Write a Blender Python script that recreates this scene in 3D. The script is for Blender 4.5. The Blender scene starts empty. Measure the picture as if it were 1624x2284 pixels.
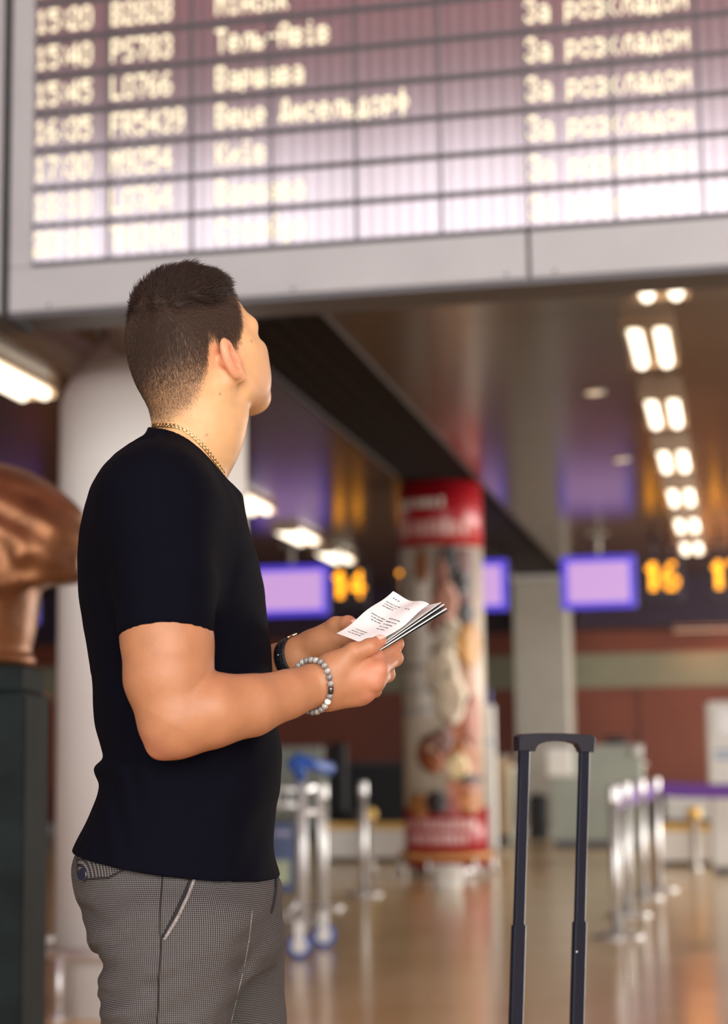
import bpy, math, random
import numpy as np
from mathutils import Vector, Matrix
random.seed(7)
S = bpy.context.scene
COL = S.collection

# ---------------------------------------------------------------- camera
FPX, CX, CY = 4000.0, 812.0, 1142.0          # photograph taken as 1624 x 2284
CAMH = 1.10
PITCH = math.atan2(558.0, FPX)
ROLL = 0.013
_f = np.array([0, math.cos(PITCH), math.sin(PITCH)])
_r0 = np.array([1.0, 0, 0]); _u0 = np.array([0, -math.sin(PITCH), math.cos(PITCH)])
_r = math.cos(ROLL)*_r0 - math.sin(ROLL)*_u0
_u = math.sin(ROLL)*_r0 + math.cos(ROLL)*_u0
CAM = np.array([0, 0, CAMH])
cd = bpy.data.cameras.new('camera'); cam = bpy.data.objects.new('camera', cd); COL.objects.link(cam)
cam.matrix_world = Matrix(((_r[0], _u[0], -_f[0], 0), (_r[1], _u[1], -_f[1], 0), (_r[2], _u[2], -_f[2], CAMH), (0, 0, 0, 1)))
cd.sensor_fit = 'VERTICAL'; cd.sensor_height = 36.0; cd.lens = FPX/2284*36.0
cd.clip_start = 0.05; cd.clip_end = 200
cd.dof.use_dof = True; cd.dof.focus_distance = 2.27; cd.dof.aperture_fstop = 3.4; cd.dof.aperture_blades = 0
S.camera = cam

# ---------------------------------------------------------------- world, exposure
w = bpy.data.worlds.new('world'); S.world = w; w.use_nodes = True
bg = w.node_tree.nodes['Background']
bg.inputs[0].default_value = (0.93, 0.96, 1.0, 1); bg.inputs[1].default_value = 3.0      # bright overcast sky outside the windows
S.view_settings.view_transform = 'Standard'; S.view_settings.look = 'None'
S.view_settings.gamma = 1.0; S.view_settings.use_curve_mapping = False
S.view_settings.exposure = 0.0

# hall axes: the building is turned a little against the camera
AL = math.radians(11.6)
cA, sA = math.cos(AL), math.sin(AL)
def H(u, v, z=0.0): return Vector((u*cA + v*sA, -u*sA + v*cA, z))
def UV(p): return (p[0]*cA - p[1]*sA, p[0]*sA + p[1]*cA)
def ray(px, py): return _f + (px-CX)/FPX*_r - (py-CY)/FPX*_u
def at_z(px, py, z): d = ray(px, py); return CAM + d*((z-CAMH)/d[2])
def at_y(px, py, Y): d = ray(px, py); return CAM + d*(Y/d[1])
def at_v(px, py, v):
    d = ray(px, py); t = v/(d[0]*sA + d[1]*cA); p = CAM + d*t
    return (*UV(p), p[2])
HC = 3.87                                    # far hall ceiling height

# daylight: the tall window wall of the hall behind the photographer
def area(name, loc, rot, sx, sy, power, col=(1, 1, 1)):
    l = bpy.data.lights.new(name, 'AREA'); l.shape = 'RECTANGLE'; l.size = sx; l.size_y = sy
    l.energy = power; l.color = col
    o = bpy.data.objects.new(name, l); COL.objects.link(o); o.location = loc; o.rotation_euler = rot
    return o
area('window_daylight', H(6.0, -8.3, 3.6), (math.radians(90), 0, -AL), 15, 5.8, 2000, (1.0, 0.94, 0.86))
# added fill to brighten the low hall, placed at unseen right-hand windows
area('side_fill', H(7.8, 21.3, 2.0), (math.radians(90), 0, math.radians(90)-AL), 12, 2.6, 1900, (1.0, 0.95, 0.88))

# ---------------------------------------------------------------- materials
def mat(name, col, rough=0.5, metal=0.0, noise=0.0, nscale=20.0, bump=0.0, bscale=80.0, spec=None, emit=None, estr=0.0, sss=0.0, coat=0.0):
    m = bpy.data.materials.new(name); m.use_nodes = True
    nt = m.node_tree; b = nt.nodes['Principled BSDF']
    c4 = (*col, 1)
    b.inputs['Base Color'].default_value = c4
    b.inputs['Roughness'].default_value = rough; b.inputs['Metallic'].default_value = metal
    if spec is not None: b.inputs['Specular IOR Level'].default_value = spec
    if coat: b.inputs['Coat Weight'].default_value = coat; b.inputs['Coat Roughness'].default_value = 0.08
    if emit: b.inputs['Emission Color'].default_value = (*emit, 1); b.inputs['Emission Strength'].default_value = estr
    if sss:
        b.inputs['Subsurface Weight'].default_value = sss
        b.inputs['Subsurface Radius'].default_value = (0.010, 0.004, 0.002); b.inputs['Subsurface Scale'].default_value = 1.0
    if noise or bump:
        tc = nt.nodes.new('ShaderNodeTexCoord')
    if noise:
        n = nt.nodes.new('ShaderNodeTexNoise'); n.inputs['Scale'].default_value = nscale; n.inputs['Detail'].default_value = 5
        nt.links.new(tc.outputs['Object'], n.inputs['Vector'])
        r = nt.nodes.new('ShaderNodeValToRGB')
        r.color_ramp.elements[0].position = 0.3; r.color_ramp.elements[1].position = 0.7
        r.color_ramp.elements[0].color = (*[max(0, x*(1-noise)) for x in col], 1)
        r.color_ramp.elements[1].color = (*[min(1, x*(1+noise)) for x in col], 1)
        nt.links.new(n.outputs['Fac'], r.inputs['Fac']); nt.links.new(r.outputs['Color'], b.inputs['Base Color'])
    if bump:
        n2 = nt.nodes.new('ShaderNodeTexNoise'); n2.inputs['Scale'].default_value = bscale; n2.inputs['Detail'].default_value = 4
        nt.links.new(tc.outputs['Object'], n2.inputs['Vector'])
        bp = nt.nodes.new('ShaderNodeBump'); bp.inputs['Strength'].default_value = bump; bp.inputs['Distance'].default_value = 0.01
        nt.links.new(n2.outputs['Fac'], bp.inputs['Height']); nt.links.new(bp.outputs['Normal'], b.inputs['Normal'])
    return m

# ---------------------------------------------------------------- mesh helpers
class MB:
    def __init__(s): s.v = []; s.f = []; s.sm = []
    def add(s, vs, fs, smooth=False):
        o = len(s.v); s.v += [tuple(map(float, x)) for x in vs]; s.f += [tuple(i+o for i in q) for q in fs]; s.sm += [smooth]*len(fs); return s
    def box(s, x0, x1, y0, y1, z0, z1, ch=0.0):
        if ch <= 0:
            vs = [(x, y, z) for z in (z0, z1) for y in (y0, y1) for x in (x0, x1)]
            return s.add(vs, [(0, 2, 3, 1), (4, 5, 7, 6), (0, 1, 5, 4), (2, 6, 7, 3), (0, 4, 6, 2), (1, 3, 7, 5)])
        ch = min(ch, (x1-x0)/2.2, (y1-y0)/2.2, (z1-z0)/2.2)
        vs = []
        for z, zi in ((z0, z0+ch), (z1, z1-ch)):
            for y, yi in ((y0, y0+ch), (y1, y1-ch)):
                for x, xi in ((x0, x0+ch), (x1, x1-ch)):
                    vs += [(x, yi, zi), (xi, y, zi), (xi, yi, z)]
        I = lambda X, Y, Z, k: ((Z*2+Y)*2+X)*3+k
        fs = []
        fs += [tuple(I(a, b, c, 0) for b, c in ((0, 0), (0, 1), (1, 1), (1, 0))) if a == 0 else tuple(I(a, b, c, 0) for b, c in ((0, 0), (1, 0), (1, 1), (0, 1))) for a in (0, 1)]
        fs += [tuple(I(a, b, c, 1) for a, c in ((0, 0), (1, 0), (1, 1), (0, 1))) if b == 0 else tuple(I(a, b, c, 1) for a, c in ((0, 0), (0, 1), (1, 1), (1, 0))) for b in (0, 1)]
        fs += [tuple(I(a, b, c, 2) for a, b in ((0, 0), (0, 1), (1, 1), (1, 0))) if c == 0 else tuple(I(a, b, c, 2) for a, b in ((0, 0), (1, 0), (1, 1), (0, 1))) for c in (0, 1)]
        for a in (0, 1):
            for b in (0, 1): fs.append((I(a, b, 0, 0), I(a, b, 1, 0), I(a, b, 1, 1), I(a, b, 0, 1)))
            for c in (0, 1): fs.append((I(a, 0, c, 0), I(a, 1, c, 0), I(a, 1, c, 2), I(a, 0, c, 2)))
        for b in (0, 1):
            for c in (0, 1): fs.append((I(0, b, c, 1), I(1, b, c, 1), I(1, b, c, 2), I(0, b, c, 2)))
        for a in (0, 1):
            for b in (0, 1):
                for c in (0, 1): fs.append((I(a, b, c, 0), I(a, b, c, 1), I(a, b, c, 2)))
        return s.add(vs, fs)
    def rings(s, rings, caps=True, smooth=True):
        n = len(rings[0]); vs = [p for r in rings for p in r]; fs = []
        for k in range(len(rings)-1):
            for i in range(n):
                j = (i+1) % n; fs.append((k*n+i, k*n+j, (k+1)*n+j, (k+1)*n+i))
        s.add(vs, fs, smooth)
        if caps:
            o = len(s.v)-len(vs)
            s.f.append(tuple(o+i for i in reversed(range(n)))); s.f.append(tuple(o+(len(rings)-1)*n+i for i in range(n))); s.sm += [False, False]
        return s
    def lathe(s, prof, n=24, cx=0, cy=0, smooth=True, caps=True):
        return s.rings([[(cx+r*math.cos(2*math.pi*i/n), cy+r*math.sin(2*math.pi*i/n), z) for i in range(n)] for r, z in prof], caps, smooth)
    def tube(s, pts, r, n=10, smooth=True, closed=False):
        P = [np.array(p, float) for p in pts]; R = r if hasattr(r, '__len__') else [r]*len(P)
        up = np.array([0, 0, 1.0]); rings = []; prev = None
        for i, p in enumerate(P):
            if closed: t = P[(i+1) % len(P)]-P[i-1]
            else: t = P[min(i+1, len(P)-1)]-P[max(i-1, 0)]
            t = t/np.linalg.norm(t)
            if prev is None:
                a = np.cross(t, up) if abs(t[2]) < 0.95 else np.cross(t, np.array([1.0, 0, 0]))
            else: a = prev - t*np.dot(prev, t)
            a /= np.linalg.norm(a); prev = a; b = np.cross(t, a)
            rings.append([p + R[i]*(math.cos(2*math.pi*k/n)*a + math.sin(2*math.pi*k/n)*b) for k in range(n)])
        if closed: rings.append(rings[0])
        return s.rings(rings, not closed, smooth)
    def ball(s, c, r, n=12, m=8, sc=(1, 1, 1)):
        rings = []
        for k in range(m+1):
            a = math.pi*k/m; rr = max(math.sin(a), 0.02)
            rings.append([(c[0]+r*sc[0]*rr*math.cos(2*math.pi*i/n), c[1]+r*sc[1]*rr*math.sin(2*math.pi*i/n), c[2]-r*sc[2]*math.cos(a)) for i in range(n)])
        return s.rings(rings)
    def mesh(s, name, m):
        me = bpy.data.meshes.new(name); me.from_pydata(s.v, [], s.f)
        if m: me.materials.append(m)
        me.polygons.foreach_set('use_smooth', s.sm); me.update(); return me
    def build(s, name, m, parent=None, loc=None, rz=0.0):
        o = bpy.data.objects.new(name, s.mesh(name, m)); COL.objects.link(o)
        if parent: o.parent = parent
        if loc is not None: o.location = loc
        o.rotation_euler = (0, 0, rz); return o
def tag(o, label=None, cat=None, group=None, kind=None):
    if label: o['label'] = label
    if cat: o['category'] = cat
    if group: o['group'] = group
    if kind: o['kind'] = kind
    return o
def thing(name, label, cat, loc=(0, 0, 0), rz=0.0, group=None):
    o = bpy.data.objects.new(name, None); COL.objects.link(o); o.empty_display_size = 0.1
    o.location = loc; o.rotation_euler = (0, 0, rz); return tag(o, label, cat, group)
def clone(o, parent=None, loc=None):
    c = o.copy(); COL.objects.link(c); c.parent = parent
    if loc is not None: c.location = loc
    for ch in list(o.children): clone(ch, c)
    return c
# ================================================================ THE SETTING
M = {}
def floor_material():
    m = bpy.data.materials.new('polished_floor'); m.use_nodes = True; nt = m.node_tree; b = nt.nodes['Principled BSDF']
    tc = nt.nodes.new('ShaderNodeTexCoord')
    n = nt.nodes.new('ShaderNodeTexNoise'); n.inputs['Scale'].default_value = 0.9; n.inputs['Detail'].default_value = 8; n.inputs['Roughness'].default_value = 0.65
    nt.links.new(tc.outputs['Object'], n.inputs['Vector'])
    r = nt.nodes.new('ShaderNodeValToRGB'); e = r.color_ramp.elements
    e[0].position = 0.3; e[0].color = (0.66, 0.46, 0.23, 1); e[1].position = 0.72; e[1].color = (0.78, 0.58, 0.34, 1)
    nt.links.new(n.outputs['Fac'], r.inputs['Fac']); nt.links.new(r.outputs['Color'], b.inputs['Base Color'])
    n2 = nt.nodes.new('ShaderNodeTexNoise'); n2.inputs['Scale'].default_value = 6; n2.inputs['Detail'].default_value = 6
    nt.links.new(tc.outputs['Object'], n2.inputs['Vector'])
    mr = nt.nodes.new('ShaderNodeMapRange'); mr.inputs['To Min'].default_value = 0.10; mr.inputs['To Max'].default_value = 0.22
    nt.links.new(n2.outputs['Fac'], mr.inputs['Value']); nt.links.new(mr.outputs['Result'], b.inputs['Roughness'])
    b.inputs['Specular IOR Level'].default_value = 0.6
    return m
M['floor'] = floor_material()
M['ceil'] = mat('glossy_brown_ceiling', (0.080, 0.045, 0.030), 0.20, 0.0, noise=0.10, nscale=1.2, spec=0.8)
M['joint'] = mat('ceiling_joint', (0.02, 0.014, 0.012), 0.8)
M['black'] = mat('black_matte', (0.006, 0.006, 0.009), 0.7)
M['greyframe'] = mat('light_grey_metal', (0.37, 0.375, 0.385), 0.55, 0.1, noise=0.05, nscale=3)
M['darkbar'] = mat('dark_grey_bar', (0.085, 0.085, 0.095), 0.5, 0.2)
M['white'] = mat('white_paint', (0.78, 0.77, 0.74), 0.45, noise=0.03, nscale=4)
M['column'] = mat('column_enamel', (0.74, 0.73, 0.71), 0.6, 0.0, noise=0.03, nscale=2)
M['steel'] = mat('brushed_steel', (0.74, 0.73, 0.72), 0.42, 0.85, noise=0.05, nscale=30)
M['wallred'] = mat('terracotta_wall', (0.135, 0.031, 0.014), 0.5, noise=0.15, nscale=1.2)
M['wallgreen'] = mat('sage_band', (0.18, 0.172, 0.115), 0.5, noise=0.08, nscale=1.5)
M['wallcream'] = mat('cream_wall', (0.55, 0.50, 0.45), 0.6, noise=0.05, nscale=2)
M['hallpink'] = mat('dusky_pink_upper_wall', (0.36, 0.10, 0.15), 0.6, noise=0.1, nscale=1)
M['pillar'] = mat('grey_pillar_cladding', (0.33, 0.31, 0.27), 0.45, 0.1, noise=0.05, nscale=3)
M['counter'] = mat('grey_green_counter', (0.30, 0.33, 0.29), 0.45, noise=0.06, nscale=3)
M['lamp'] = mat('lamp_tube', (1, 1, 1), 0.5, emit=(1.0, 0.86, 0.66), estr=2.8)
M['lampbody'] = mat('lamp_reflector', (0.55, 0.42, 0.30), 0.25, 0.8)

def structure(o): o['kind'] = 'structure'; return o
# floor slab
structure(MB().box(-30, 30, -10, 29.2, -0.12, 0.0).build('floor', M['floor'], rz=-AL))
V0_ = 8.6
# far wall with its bands
VW = 28.4
wf = structure(MB().box(-30, 30, VW+0.04, VW+0.3, 0, HC+0.6).build('wall_far', M['wallred'], rz=-AL))
zb0 = at_v(1450, 1531, VW)[2]; zb1 = at_v(1450, 1456, VW)[2]
MB().box(-30, 30, VW+0.0, VW+0.05, zb0, zb1).build('sage_band', M['wallgreen'], wf)
MB().box(-30, 30, VW+0.01, VW+0.05, 0.0, 0.16).build('skirting', M['greyframe'], wf)
for k in range(-9, 10):
    MB().box(k*3.0+1.5-0.01, k*3.0+1.5+0.01, VW+0.025, VW+0.05, 0.16, zb0).build('panel_joint', M['joint'], wf)
# side walls and the window wall behind the camera
structure(MB().box(-30.3, -30, -10, 29.2, 0, 10.6).build('wall_left', M['wallcream'], rz=-AL))
structure(MB().box(30, 30.3, -10, V0_, 0, 10.6).box(8, 8.3, V0_, 29.2, 0, 0.5).box(8, 8.3, V0_, 29.2, 3.5, HC+0.6).box(8, 8.3, V0_, V0_+0.9, 0.5, 3.5).box(8, 8.3, 27.5, 29.2, 0.5, 3.5).build('wall_right', M['wallcream'], rz=-AL))
VB = -9.0
wb = structure(MB().box(-30, 30, VB-0.3, VB, 0, 0.5).box(-30, 30, VB-0.3, VB, 9.1, 10.6).box(-30, -12, VB-0.3, VB, 0.5, 9.1).box(18, 30, VB-0.3, VB, 0.5, 9.1).build('wall_back', M['hallpink'], rz=-AL))
M['glass'] = bpy.data.materials.new('window_glass'); M['glass'].use_nodes = True
nt = M['glass'].node_tree; nt.nodes.clear()
go = nt.nodes.new('ShaderNodeOutputMaterial'); gm = nt.nodes.new('ShaderNodeMixShader'); gt = nt.nodes.new('ShaderNodeBsdfTransparent'); gg = nt.nodes.new('ShaderNodeBsdfGlossy')
gg.inputs['Roughness'].default_value = 0.02; gm.inputs[0].default_value = 0.06
nt.links.new(gt.outputs[0], gm.inputs[1]); nt.links.new(gg.outputs[0], gm.inputs[2]); nt.links.new(gm.outputs[0], go.inputs[0])
for k in range(12):
    x0 = -12+k*2.5
    wn = structure(MB().box(x0, x0+0.09, VB-0.25, VB-0.05, 0.5, 9.1).box(x0+2.41, x0+2.5, VB-0.25, VB-0.05, 0.5, 9.1).box(x0+0.09, x0+2.41, VB-0.25, VB-0.05, 0.5, 0.6).box(x0+0.09, x0+2.41, VB-0.25, VB-0.05, 9.0, 9.1).box(x0+0.09, x0+2.41, VB-0.25, VB-0.05, 4.0, 4.1).build('window_%d' % (k+1), M['greyframe'], rz=-AL))
    MB().box(x0+0.09, x0+2.41, VB-0.16, VB-0.14, 0.6, 4.0).build('pane', M['glass'], wn)
    MB().box(x0+0.09, x0+2.41, VB-0.16, VB-0.14, 4.1, 9.0).build('pane', M['glass'], wn)
for k in range(8):  # unseen right-hand windows, added to go with the low hall's fill light
    y0_ = 9.5+k*2.25
    wn = structure(MB().box(8.05, 8.25, y0_, y0_+0.08, 0.5, 3.5).box(8.05, 8.25, y0_+2.17, y0_+2.25, 0.5, 3.5).box(8.05, 8.25, y0_+0.08, y0_+2.17, 0.5, 0.6).box(8.05, 8.25, y0_+0.08, y0_+2.17, 3.4, 3.5).build('window_%d' % (k+13), M['greyframe'], rz=-AL))
    MB().box(8.14, 8.16, y0_+0.08, y0_+2.17, 0.6, 3.4).build('pane', M['glass'], wn)
# high hall ceiling above the camera, and the upper wall where the low ceiling begins
V0 = 8.6
structure(MB().box(-30.3, 30.3, VB-0.3, V0+0.3, 10.6, 10.8).build('ceiling_high', M['hallpink'], rz=-AL))
structure(MB().box(-30, 30, V0-0.02, V0+0.28, HC, 10.6).build('wall_upper', M['wallcream'], rz=-AL))

# low glossy ceiling of separate panels, a dark slatted channel between two of the rows
gr = UV(at_z(1030, 1035, HC)); gl = UV(at_z(880, 1062, HC))
UG1 = UV(at_z(830, 800, HC))[0]*0.5 + gr[0]*0.5; UG0 = gl[0]
ceil = structure(MB().box(-30, 30, V0, 29.2, HC+0.45, HC+0.6).build('ceiling', M['black'], rz=-AL))
edges = [UG0-2.6*k for k in range(8, 0, -1)] + [UG0]
cols = [(edges[i], edges[i+1]) for i in range(8)] + [(UG1+2.6*k, UG1+2.6*(k+1)) for k in range(7)]
ve = [V0+0.28+k*2.16 for k in range(9)] + [28.3]
for (a, b) in cols:
    for i in range(len(ve)-1):
        MB().box(a+0.004, b-0.004, ve[i]+0.004, ve[i+1]-0.004, HC, HC+0.03).build('ceiling_panel', M['ceil'], ceil)
# slats of the channel
M['slat'] = mat('dark_slat', (0.026, 0.019, 0.018), 0.5)
gw = UG1-UG0
slat_me = MB().box(-gw/2, gw/2, -0.012, 0.012, HC+0.005, HC+0.13).mesh('channel_slat', M['slat'])
n = 0; v = V0+0.5
while v < 27.9:
    o = bpy.data.objects.new('channel_slat', slat_me); COL.objects.link(o); o.parent = ceil; o.location = ((UG0+UG1)/2, v, 0); v += 0.16; n += 1
for k in range(1, 5):
    MB().box(UG0+gw*k/5-0.01, UG0+gw*k/5+0.01, V0+0.4, 28.0, HC+0.02, HC+0.14).build('channel_rail', M['slat'], ceil)
for s_ in (UG0-0.0, UG1-0.03):
    MB().box(s_, s_+0.03, V0+0.3, 28.2, HC-0.012, HC+0.45).build('channel_edge', M['slat'], ceil)

# ---------------------------------------------------------------- ceiling lamps
def lamp(u, v, label, grp):
    t = thing('ceiling_lamp', label, 'ceiling lamp', H(u, v, HC), -AL, grp)
    L, W = 0.62, 0.165
    MB().box(-W, W, -L, L, -0.035, -0.001).build('housing', M['lampbody'], t)
    for sx in (-1, 1):
        MB().tube([(sx*0.085, -L+0.05, -0.055), (sx*0.085, L-0.05, -0.055)], 0.042, 10).build('lamp_tube', M['lamp'], t)
    for sy in (-1, 1):
        MB().box(-W, W, sy*(L-0.04)-0.02, sy*(L-0.04)+0.02, -0.085, -0.035).build('end_cap', M['lampbody'], t)
    return t
R0 = UV(at_z(1450, 750, HC)); R1 = UV(at_z(1541, 1210, HC))
near = ['nearest of the right row, half hidden by the board', 'second from the board', 'third from the board', 'fourth from the board', 'fifth from the board', 'sixth from the board', 'farthest of the right row, above the number 16']
dv = (R1[1]-R0[1])/5.0
for k in range(-1, 6):
    u = R0[0]+(R1[0]-R0[0])*k/5.0
    lamp(u+(0.12 if k < 0 else 0), R0[1]+dv*k+(0.5 if k < 0 else 0), 'twin tube ceiling lamp, '+near[k+1], 'right row of ceiling lamps')
L0 = UV(at_z(50, 845, HC)); L1 = UV(at_z(745, 1232, HC))
names = {0: 'beside the white column, at the left edge', 3: 'first to show right of the man\'s neck', 4: 'above the lilac screen beside the man', 5: 'farthest of the left row, left of the red pillar'}
for k in range(6):
    if k in (1, 2): continue
    o_ = UV(at_z(8, 828, HC)) if k == 0 else (UV(at_z(548, 1112, HC)) if k == 3 else (L0[0]+(L1[0]-L0[0])*k/5, L0[1]+(L1[1]-L0[1])*k/5))
    lamp(o_[0], o_[1], 'twin tube ceiling lamp '+names[k], 'left row of ceiling lamps')
M['dl'] = mat('downlight_glow', (1, 1, 1), 0.5, emit=(1.0, 0.75, 0.5), estr=0.8)
for (px, py, lab) in ((1235, 648, 'just under the board'), (1325, 875, 'beside the third twin lamp'), (1385, 1025, 'above the lilac screen with number 16')):
    u, v = UV(at_z(px, py, HC))
    t = thing('downlight', 'small round recessed downlight '+lab, 'downlight', H(u, v, HC), -AL, 'recessed downlights')
    MB().lathe([(0.055, -0.004), (0.085, -0.012), (0.09, -0.0005), (0.055, -0.0005)], 20, caps=False).build('trim_ring', M['steel'], t)
    MB().lathe([(0.054, -0.008), (0.054, -0.0008)], 20).build('lens', M['dl'], t)
# ================================================================ DEPARTURE BOARD
GLY = {
'0': '01110 10001 10001 10001 10001 10001 01110', '1': '00100 01100 00100 00100 00100 00100 01110', '2': '01110 10001 00001 00110 01000 10000 11111',
'3': '01110 10001 00001 00110 00001 10001 01110', '4': '00010 00110 01010 10010 11111 00010 00010', '5': '11111 10000 11110 00001 00001 10001 01110',
'6': '00110 01000 10000 11110 10001 10001 01110', '7': '11111 00001 00010 00010 00100 00100 00100', '8': '01110 10001 10001 01110 10001 10001 01110',
'9': '01110 10001 10001 01111 00001 00010 01100', ':': '00000 00100 00100 00000 00100 00100 00000', '-': '00000 00000 00000 11111 00000 00000 00000',
'B': '11110 10001 10001 11110 10001 10001 11110', 'P': '11110 10001 10001 11110 10000 10000 10000', 'S': '01111 10000 10000 01110 00001 00001 11110',
'L': '10000 10000 10000 10000 10000 10000 11111', 'O': '01110 10001 10001 10001 10001 10001 01110', 'F': '11111 10000 10000 11110 10000 10000 10000',
'R': '11110 10001 10001 11110 10100 10010 10001', 'M': '10001 11011 10101 10101 10001 10001 10001', 'T': '11111 00100 00100 00100 00100 00100 00100',
'I': '00110 01110 00110 00110 00110 00110 00110', 'K': '10001 10010 10100 11000 10100 10010 10001',
'М': '10001 11011 10101 10101 10001 10001 10001', 'Т': '11111 00100 00100 00100 00100 00100 00100', 'А': '01110 10001 10001 11111 10001 10001 10001',
'В': '11110 10001 10001 11110 10001 10001 11110', 'Д': '00110 01010 01010 01010 01010 11111 10001', 'К': '10001 10010 10100 11000 10100 10010 10001',
'С': '01110 10001 10000 10000 10000 10001 01110', 'З': '01110 10001 00001 00110 00001 10001 01110',
'і': '00100 00000 01100 00100 00100 00100 01110', 'ї': '01010 00000 01100 00100 00100 00100 01110', 'н': '00000 00000 10001 10001 11111 10001 10001',
'с': '00000 00000 01110 10001 10000 10001 01110', 'ь': '00000 00000 10000 10000 11110 10001 11110', 'к': '00000 00000 10010 10100 11000 10100 10010',
'е': '00000 00000 01110 10001 11111 10000 01110', 'л': '00000 00000 00111 01001 01001 01001 10001', 'в': '00000 00000 11110 10001 11110 10001 11110',
'а': '00000 00000 01110 00001 01111 10001 01111', 'р': '00000 00000 11110 10001 10001 11110 10000 10000', 'ш': '00000 00000 10101 10101 10101 10101 11111',
'ц': '00000 00000 10010 10010 10010 10010 11111 00001', 'ю': '00000 00000 10010 10101 11101 10101 10010', 'д': '00000 00000 00110 01010 01010 01010 11111 10001',
'о': '00000 00000 01110 10001 10001 10001 01110', 'ф': '00100 00100 01110 10101 10101 01110 00100 00100', 'и': '00000 00000 10001 10011 10101 11001 10001',
'т': '00000 00000 11111 00100 00100 00100 00100', 'м': '00000 00000 10001 11011 10101 10001 10001', 'б': '00011 01100 10000 11110 10001 10001 01110',
'у': '00000 00000 10001 10001 10001 01111 00001 01110', 'з': '00000 00000 11110 00001 00110 00001 11110', ' ': '00000'}
def led_text(mb, txt, x, ztop, p, pw, y, grow=0.46, narrow_colon=True):
    for ch in txt:
        rows = GLY[ch].split()
        for r, row in enumerate(rows):
            for c, b in enumerate(row):
                if b == '1':
                    X = x+(c+0.5)*pw; Z = ztop-(r+0.5)*p
                    mb.box(X-pw*grow, X+pw*grow, y-0.003, y, Z-p*grow, Z+p*grow)
        x += (4.2 if ch == ':' and narrow_colon else 6)*pw
    return x
M['led'] = mat('cream_led', (0.5, 0.45, 0.3), 0.5, emit=(1.0, 0.89, 0.62), estr=1.0)
def panel_material():
    m = bpy.data.materials.new('board_display_glass'); m.use_nodes = True; nt = m.node_tree; b = nt.nodes['Principled BSDF']
    tc = nt.nodes.new('ShaderNodeTexCoord'); wv = nt.nodes.new('ShaderNodeTexWave'); wv.wave_type = 'BANDS'; wv.bands_direction = 'X'
    wv.inputs['Scale'].default_value = 6.2; wv.inputs['Distortion'].default_value = 0.0
    nt.links.new(tc.outputs['Object'], wv.inputs['Vector'])
    r = nt.nodes.new('ShaderNodeValToRGB'); e = r.color_ramp.elements
    e[0].position = 0.35; e[0].color = (0.50, 0.42, 0.44, 1); e[1].position = 0.75; e[1].color = (0.60, 0.52, 0.54, 1)
    nt.links.new(wv.outputs['Fac'], r.inputs['Fac']); nt.links.new(r.outputs['Color'], b.inputs['Base Color'])
    b.inputs['Metallic'].default_value = 0.85; b.inputs['Roughness'].default_value = 0.16
    return m
M['panel'] = panel_material()
VBD = 6.38                                                   # plane of the board front
bt = thing('departure_board', 'large hanging flight departure board with lit Cyrillic rows above the man', 'departure board', H(0, VBD, 0), -AL)
ur = lambda px, py=500: at_v(px, py, VBD)[0]
zr = lambda px, py: at_v(px, py, VBD)[2]
xl = ur(73); xcol = [ur(x) for x in (241, 428, 607, 794, 986, 1178, 1373, 1573)]
cw = (xcol[-1]-xcol[1])/6.0
xcol += [xcol[-1]+cw, xcol[-1]+2*cw]
xr = xcol[-1]+cw
zl = [zr(75, y) for y in (590, 508, 426, 342, 260, 178, 92)]
rp = (zl[-1]-zl[0])/6.0
z0 = zl[0]; NR = 10
zrow = [z0+rp*k for k in range(NR+1)]
zbot = zr(812, 646); ztop_f = zrow[-1]+0.25
xfl = ur(24)
T = 0.35
# housing and face frame
MB().box(xfl+0.01, xr+0.09, 0.03, T, zbot+0.01, ztop_f-0.01).build('housing', M['darkbar'], bt)
xs = xcol[5]
MB().box(xfl, xs-0.006, -0.012, 0.03, zbot, z0-0.012, 0.004).build('frame_bottom', M['greyframe'], bt)
MB().box(xs+0.006, xr+0.1, -0.012, 0.03, zbot, z0-0.012, 0.004).build('frame_bottom', M['greyframe'], bt)
MB().box(xfl, xl, -0.012, 0.03, z0-0.012, ztop_f, 0.004).build('frame_side', M['greyframe'], bt)
MB().box(xr+0.01, xr+0.1, -0.012, 0.03, z0-0.012, ztop_f, 0.004).build('frame_side', M['greyframe'], bt)
MB().box(xl, xr+0.01, -0.012, 0.03, zrow[-1]+0.012, ztop_f, 0.004).build('frame_top', M['greyframe'], bt)
MB().box(xfl, xr+0.1, -0.004, 0.03, zbot-0.022, zbot).build('shadow_lip', M['darkbar'], bt)
for x in (ur(112, 680), ur(655, 620), ur(1130, 610), ur(1238, 610)):
    MB().tube([(x, -0.016, zbot+0.018), (x, -0.004, zbot+0.018)], 0.007, 8).build('screw', M['darkbar'], bt)
# bars between rows and columns
for k, z in enumerate(zrow):
    MB().box(xl, xr+0.01, -0.010, 0.03, z-0.0085, z+0.0085, 0.003).build('row_bar', M['darkbar'], bt)
for x in xcol:
    MB().box(x-0.0042, x+0.0042, -0.006, 0.03, z0, zrow[-1]).build('column_bar', M['darkbar'], bt)
xe = [xl]+xcol+[xr+0.01]
for k in range(NR):
    for i in range(len(xe)-1):
        MB().box(xe[i]+0.003, xe[i+1]-0.003, 0.004, 0.03, zrow[k]+0.006, zrow[k+1]-0.006).build('display_panel', M['panel'], bt)
rows = [(7, '15:10', 'LO762', 'Київ'), (6, '15:20', 'B2828', 'Мінськ'), (5, '15:40', 'PS783', 'Тель-Авів'), (4, '15:45', 'LO766', 'Варшава'),
        (3, '16:35', 'FR5439', 'Веце Дюсельдорф'), (2, '17:30', 'M9254', 'Київ'), (1, '18:10', 'LO764', 'Варшава'), (0, '20:10', 'TK0441', 'Стамбул')]
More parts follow.
